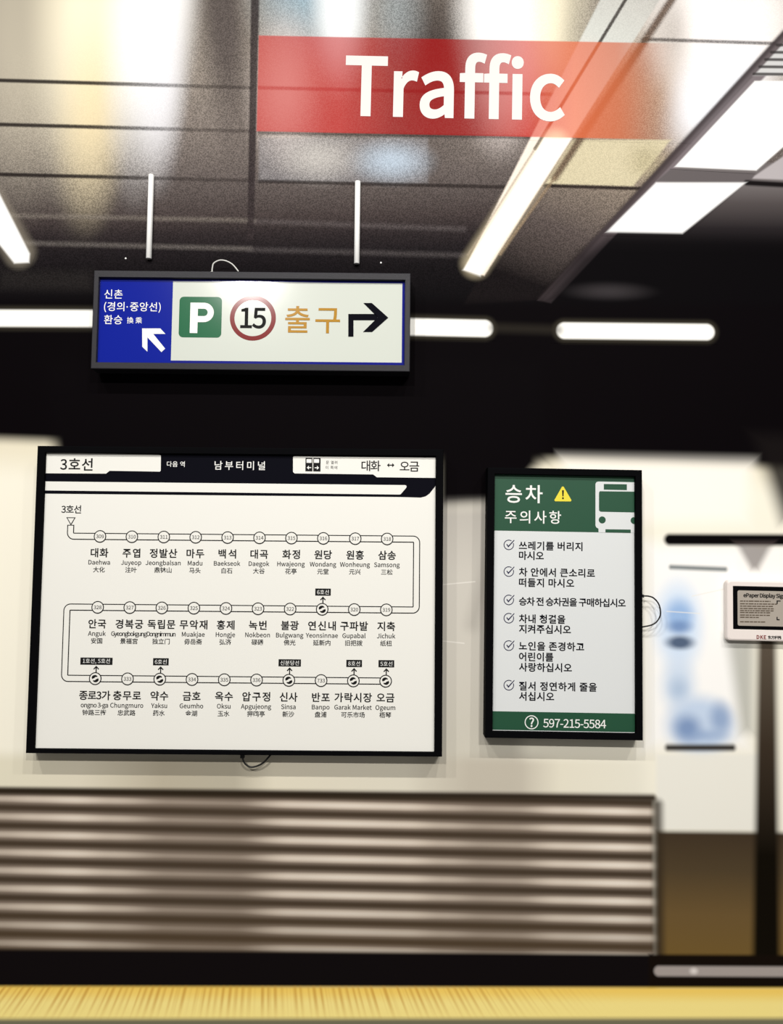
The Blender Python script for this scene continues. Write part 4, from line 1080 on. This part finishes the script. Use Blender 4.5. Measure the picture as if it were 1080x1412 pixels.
text(nb, 'question_mark', [('?', 16, 733.3, 996, 'c', 'm', None)], e2, WHITEINK, nf, bold=0.018)
text(nb, 'phone_number', [('597-215-5584', 15.4, 749.2, 997, 'l', 'm', 86.4)], e2, WHITEINK, nf, bold=0.006)
tube('cable', at(nb, [(884, 822), (894, 822), (902, 825), (909, 834), (911, 847), (906, 857), (898, 862), (886, 864.5)], [0.02] * 8), 0.0016, CABLE_BLACK, nb.e)
qx, qz = nb.L(891, 822, 0.02)
box_mesh('plug', (nb.x1 - 0.001, -0.0235, qz - 0.0032), (nb.x1 + 0.0085, -0.0165, qz + 0.0032), CABLE_BLACK, nb.e)

# ------------------------------------------------------------------ small paper display card at the right edge
cd = Board('display_card', [(1004.2, 799.2), (1118, 802.2), (1118, 885.6), (1001.6, 883.4)], 0.016)
props(cd.e, 'small white bezel electronic paper card at the right edge of the mural', 'display card')
def CR(e, y, r): return (rrect(cd.x0 + e, cd.z0 + e, cd.x1 - e, cd.z1 - e, r * cd.s - e * 0.5, 6), y)
t = cd.depth
ir = cd.rect([(1012.4, 808.2), (1107, 810.6), (1107, 869.6), (1010.7, 867.6)], t)
def CI(e, y): return (rrect(ir[0] - e, ir[1] - e, ir[2] + e, ir[3] + e, 0.0012, 6), y)
loft('bezel', [CR(0.002, 0, 4.5), CR(0, -0.003, 4.5), CR(0, -t + 0.004, 4.5), CR(0.0012, -t + 0.0012, 4.5), CR(0.004, -t, 4.5), CI(0.001, -t), CI(0, -t + 0.0015)], PLASTIC, cd.e, cap0=True, smooth=False)
k1 = t - 0.0012
box_mesh('black_border', (ir[0], -k1, ir[1]), (ir[2], -k1 + 0.002, ir[3]), BLACKFRAME, cd.e)
gr = cd.rect([(1017.8, 813.8), (1101, 816), (1101, 864.4), (1016.7, 862.7)], k1)
k2, k3 = k1 + 0.0003, k1 + 0.0006
gs = cd.local('screen', [(0, rrect(gr[0], gr[1], gr[2], gr[3], 2.4 * cd.s))], k2, GREYPAPER)
text(cd, 'heading', [('ePaper Display Signage', 7.0, 1025.4, 823.2, 'l', 'b', 69)], k3, INK, gs, bold=0.034)
def e1c(x, y): return (x / 10.8 + 980, y / 10.8 + 780)
words = []
seed = 7
for y, xe, dy in ((527, 895, 0.012), (567, 990, 0.012), (602, 930, 0.012), (637, 950, 0.012), (668, 940, 0.012), (697, 890, 0.012), (735, 890, 0.012), (768, 720, 0.012), (835, 815, 0.012)):
    x = 440.0
    while x < xe:
        seed = (seed * 1103515245 + 12345) & 0x7fffffff
        w = 24 + (seed >> 16) % 56
        xn = min(x + w, xe)
        yy = y + (x - 440) * dy
        words.append([e1c(x, yy - 8), e1c(xn, yy - 8), e1c(xn, yy + 8), e1c(x, yy + 8)])
        x = xn + 9
cd.flat('small_print', words, k3, GREYINK, gs)
br = []
for pts in (((985, 518), (1045, 520), (1045, 534), (1002, 534), (1000, 572), (985, 572)), ((985, 762), (1000, 762), (1000, 796), (1030, 798), (1030, 814), (985, 812))):
    cd.flat('corner_bracket', [[e1c(x, y) for x, y in pts]], k3, INK, gs)
text(cd, 'maker_mark', [('DKE', 6.6, 1043.6, 878.4, 'l', 'm', 13.2, 0.035)], t + 0.0003, REDINK)
text(cd, 'maker_name', [('东方科脉', 5.0, 1059, 878.8, 'l', 'm', 19, 0.03)], t + 0.0003, INK)

# ------------------------------------------------------------------ hanging rods above the sign and two wall screws
def rod(name, top, bot, label):
    r = 0.0062
    a, b = P(top[0], top[1], SKIN - r), P(bot[0], bot[1], SKIN - r)
    x = (a.x + b.x) / 2
    z0, z1 = b.z, a.z
    n = 24
    loops = [(r * 0.82, z0), (r, z0 + 0.001), (r, z1 - 0.001), (r * 0.82, z1)]
    v, f = [], []
    for rr, z in loops:
        v += [(rr * math.cos(2 * math.pi * k / n), rr * math.sin(2 * math.pi * k / n), z - z0) for k in range(n)]
    for a_ in range(3):
        for k in range(n):
            f.append((a_ * n + k, a_ * n + (k + 1) % n, (a_ + 1) * n + (k + 1) % n, (a_ + 1) * n + k))
    f.append(list(range(n))[::-1]); f.append([3 * n + k for k in range(n)])
    o = mesh(name, v, f, ROD, None, smooth=True)
    o.location = (x, SKIN - r, z0)
    return props(o, label, 'rod', 'silver rods above the exit sign')
rod('hanging_rod', (208, 241), (206, 357), 'silver rod on the mural above the blue panel of the exit sign')
rod('hanging_rod', (494, 250), (491.5, 364), 'silver rod on the mural above the black right arrow of the sign')
def screw(px, py, label):
    c = P(px, py, SKIN)
    o = loft('wall_screw', [(circle(0, 0, 0.0021, 12), 0.0), (circle(0, 0, 0.0021, 12), -0.001), (circle(0, 0, 0.0012, 12), -0.0018)], ROD, None, True, True)
    o.location = (c.x, SKIN, c.z)
    return props(o, label, 'screw', 'small screws above the exit sign')
screw(173.5, 356.5, 'tiny pale screw left of the left silver rod, above the blue panel')
screw(525.5, 362.5, 'tiny pale screw right of the right silver rod, above the sign end')

bpy.data.scenes.remove(TMP)
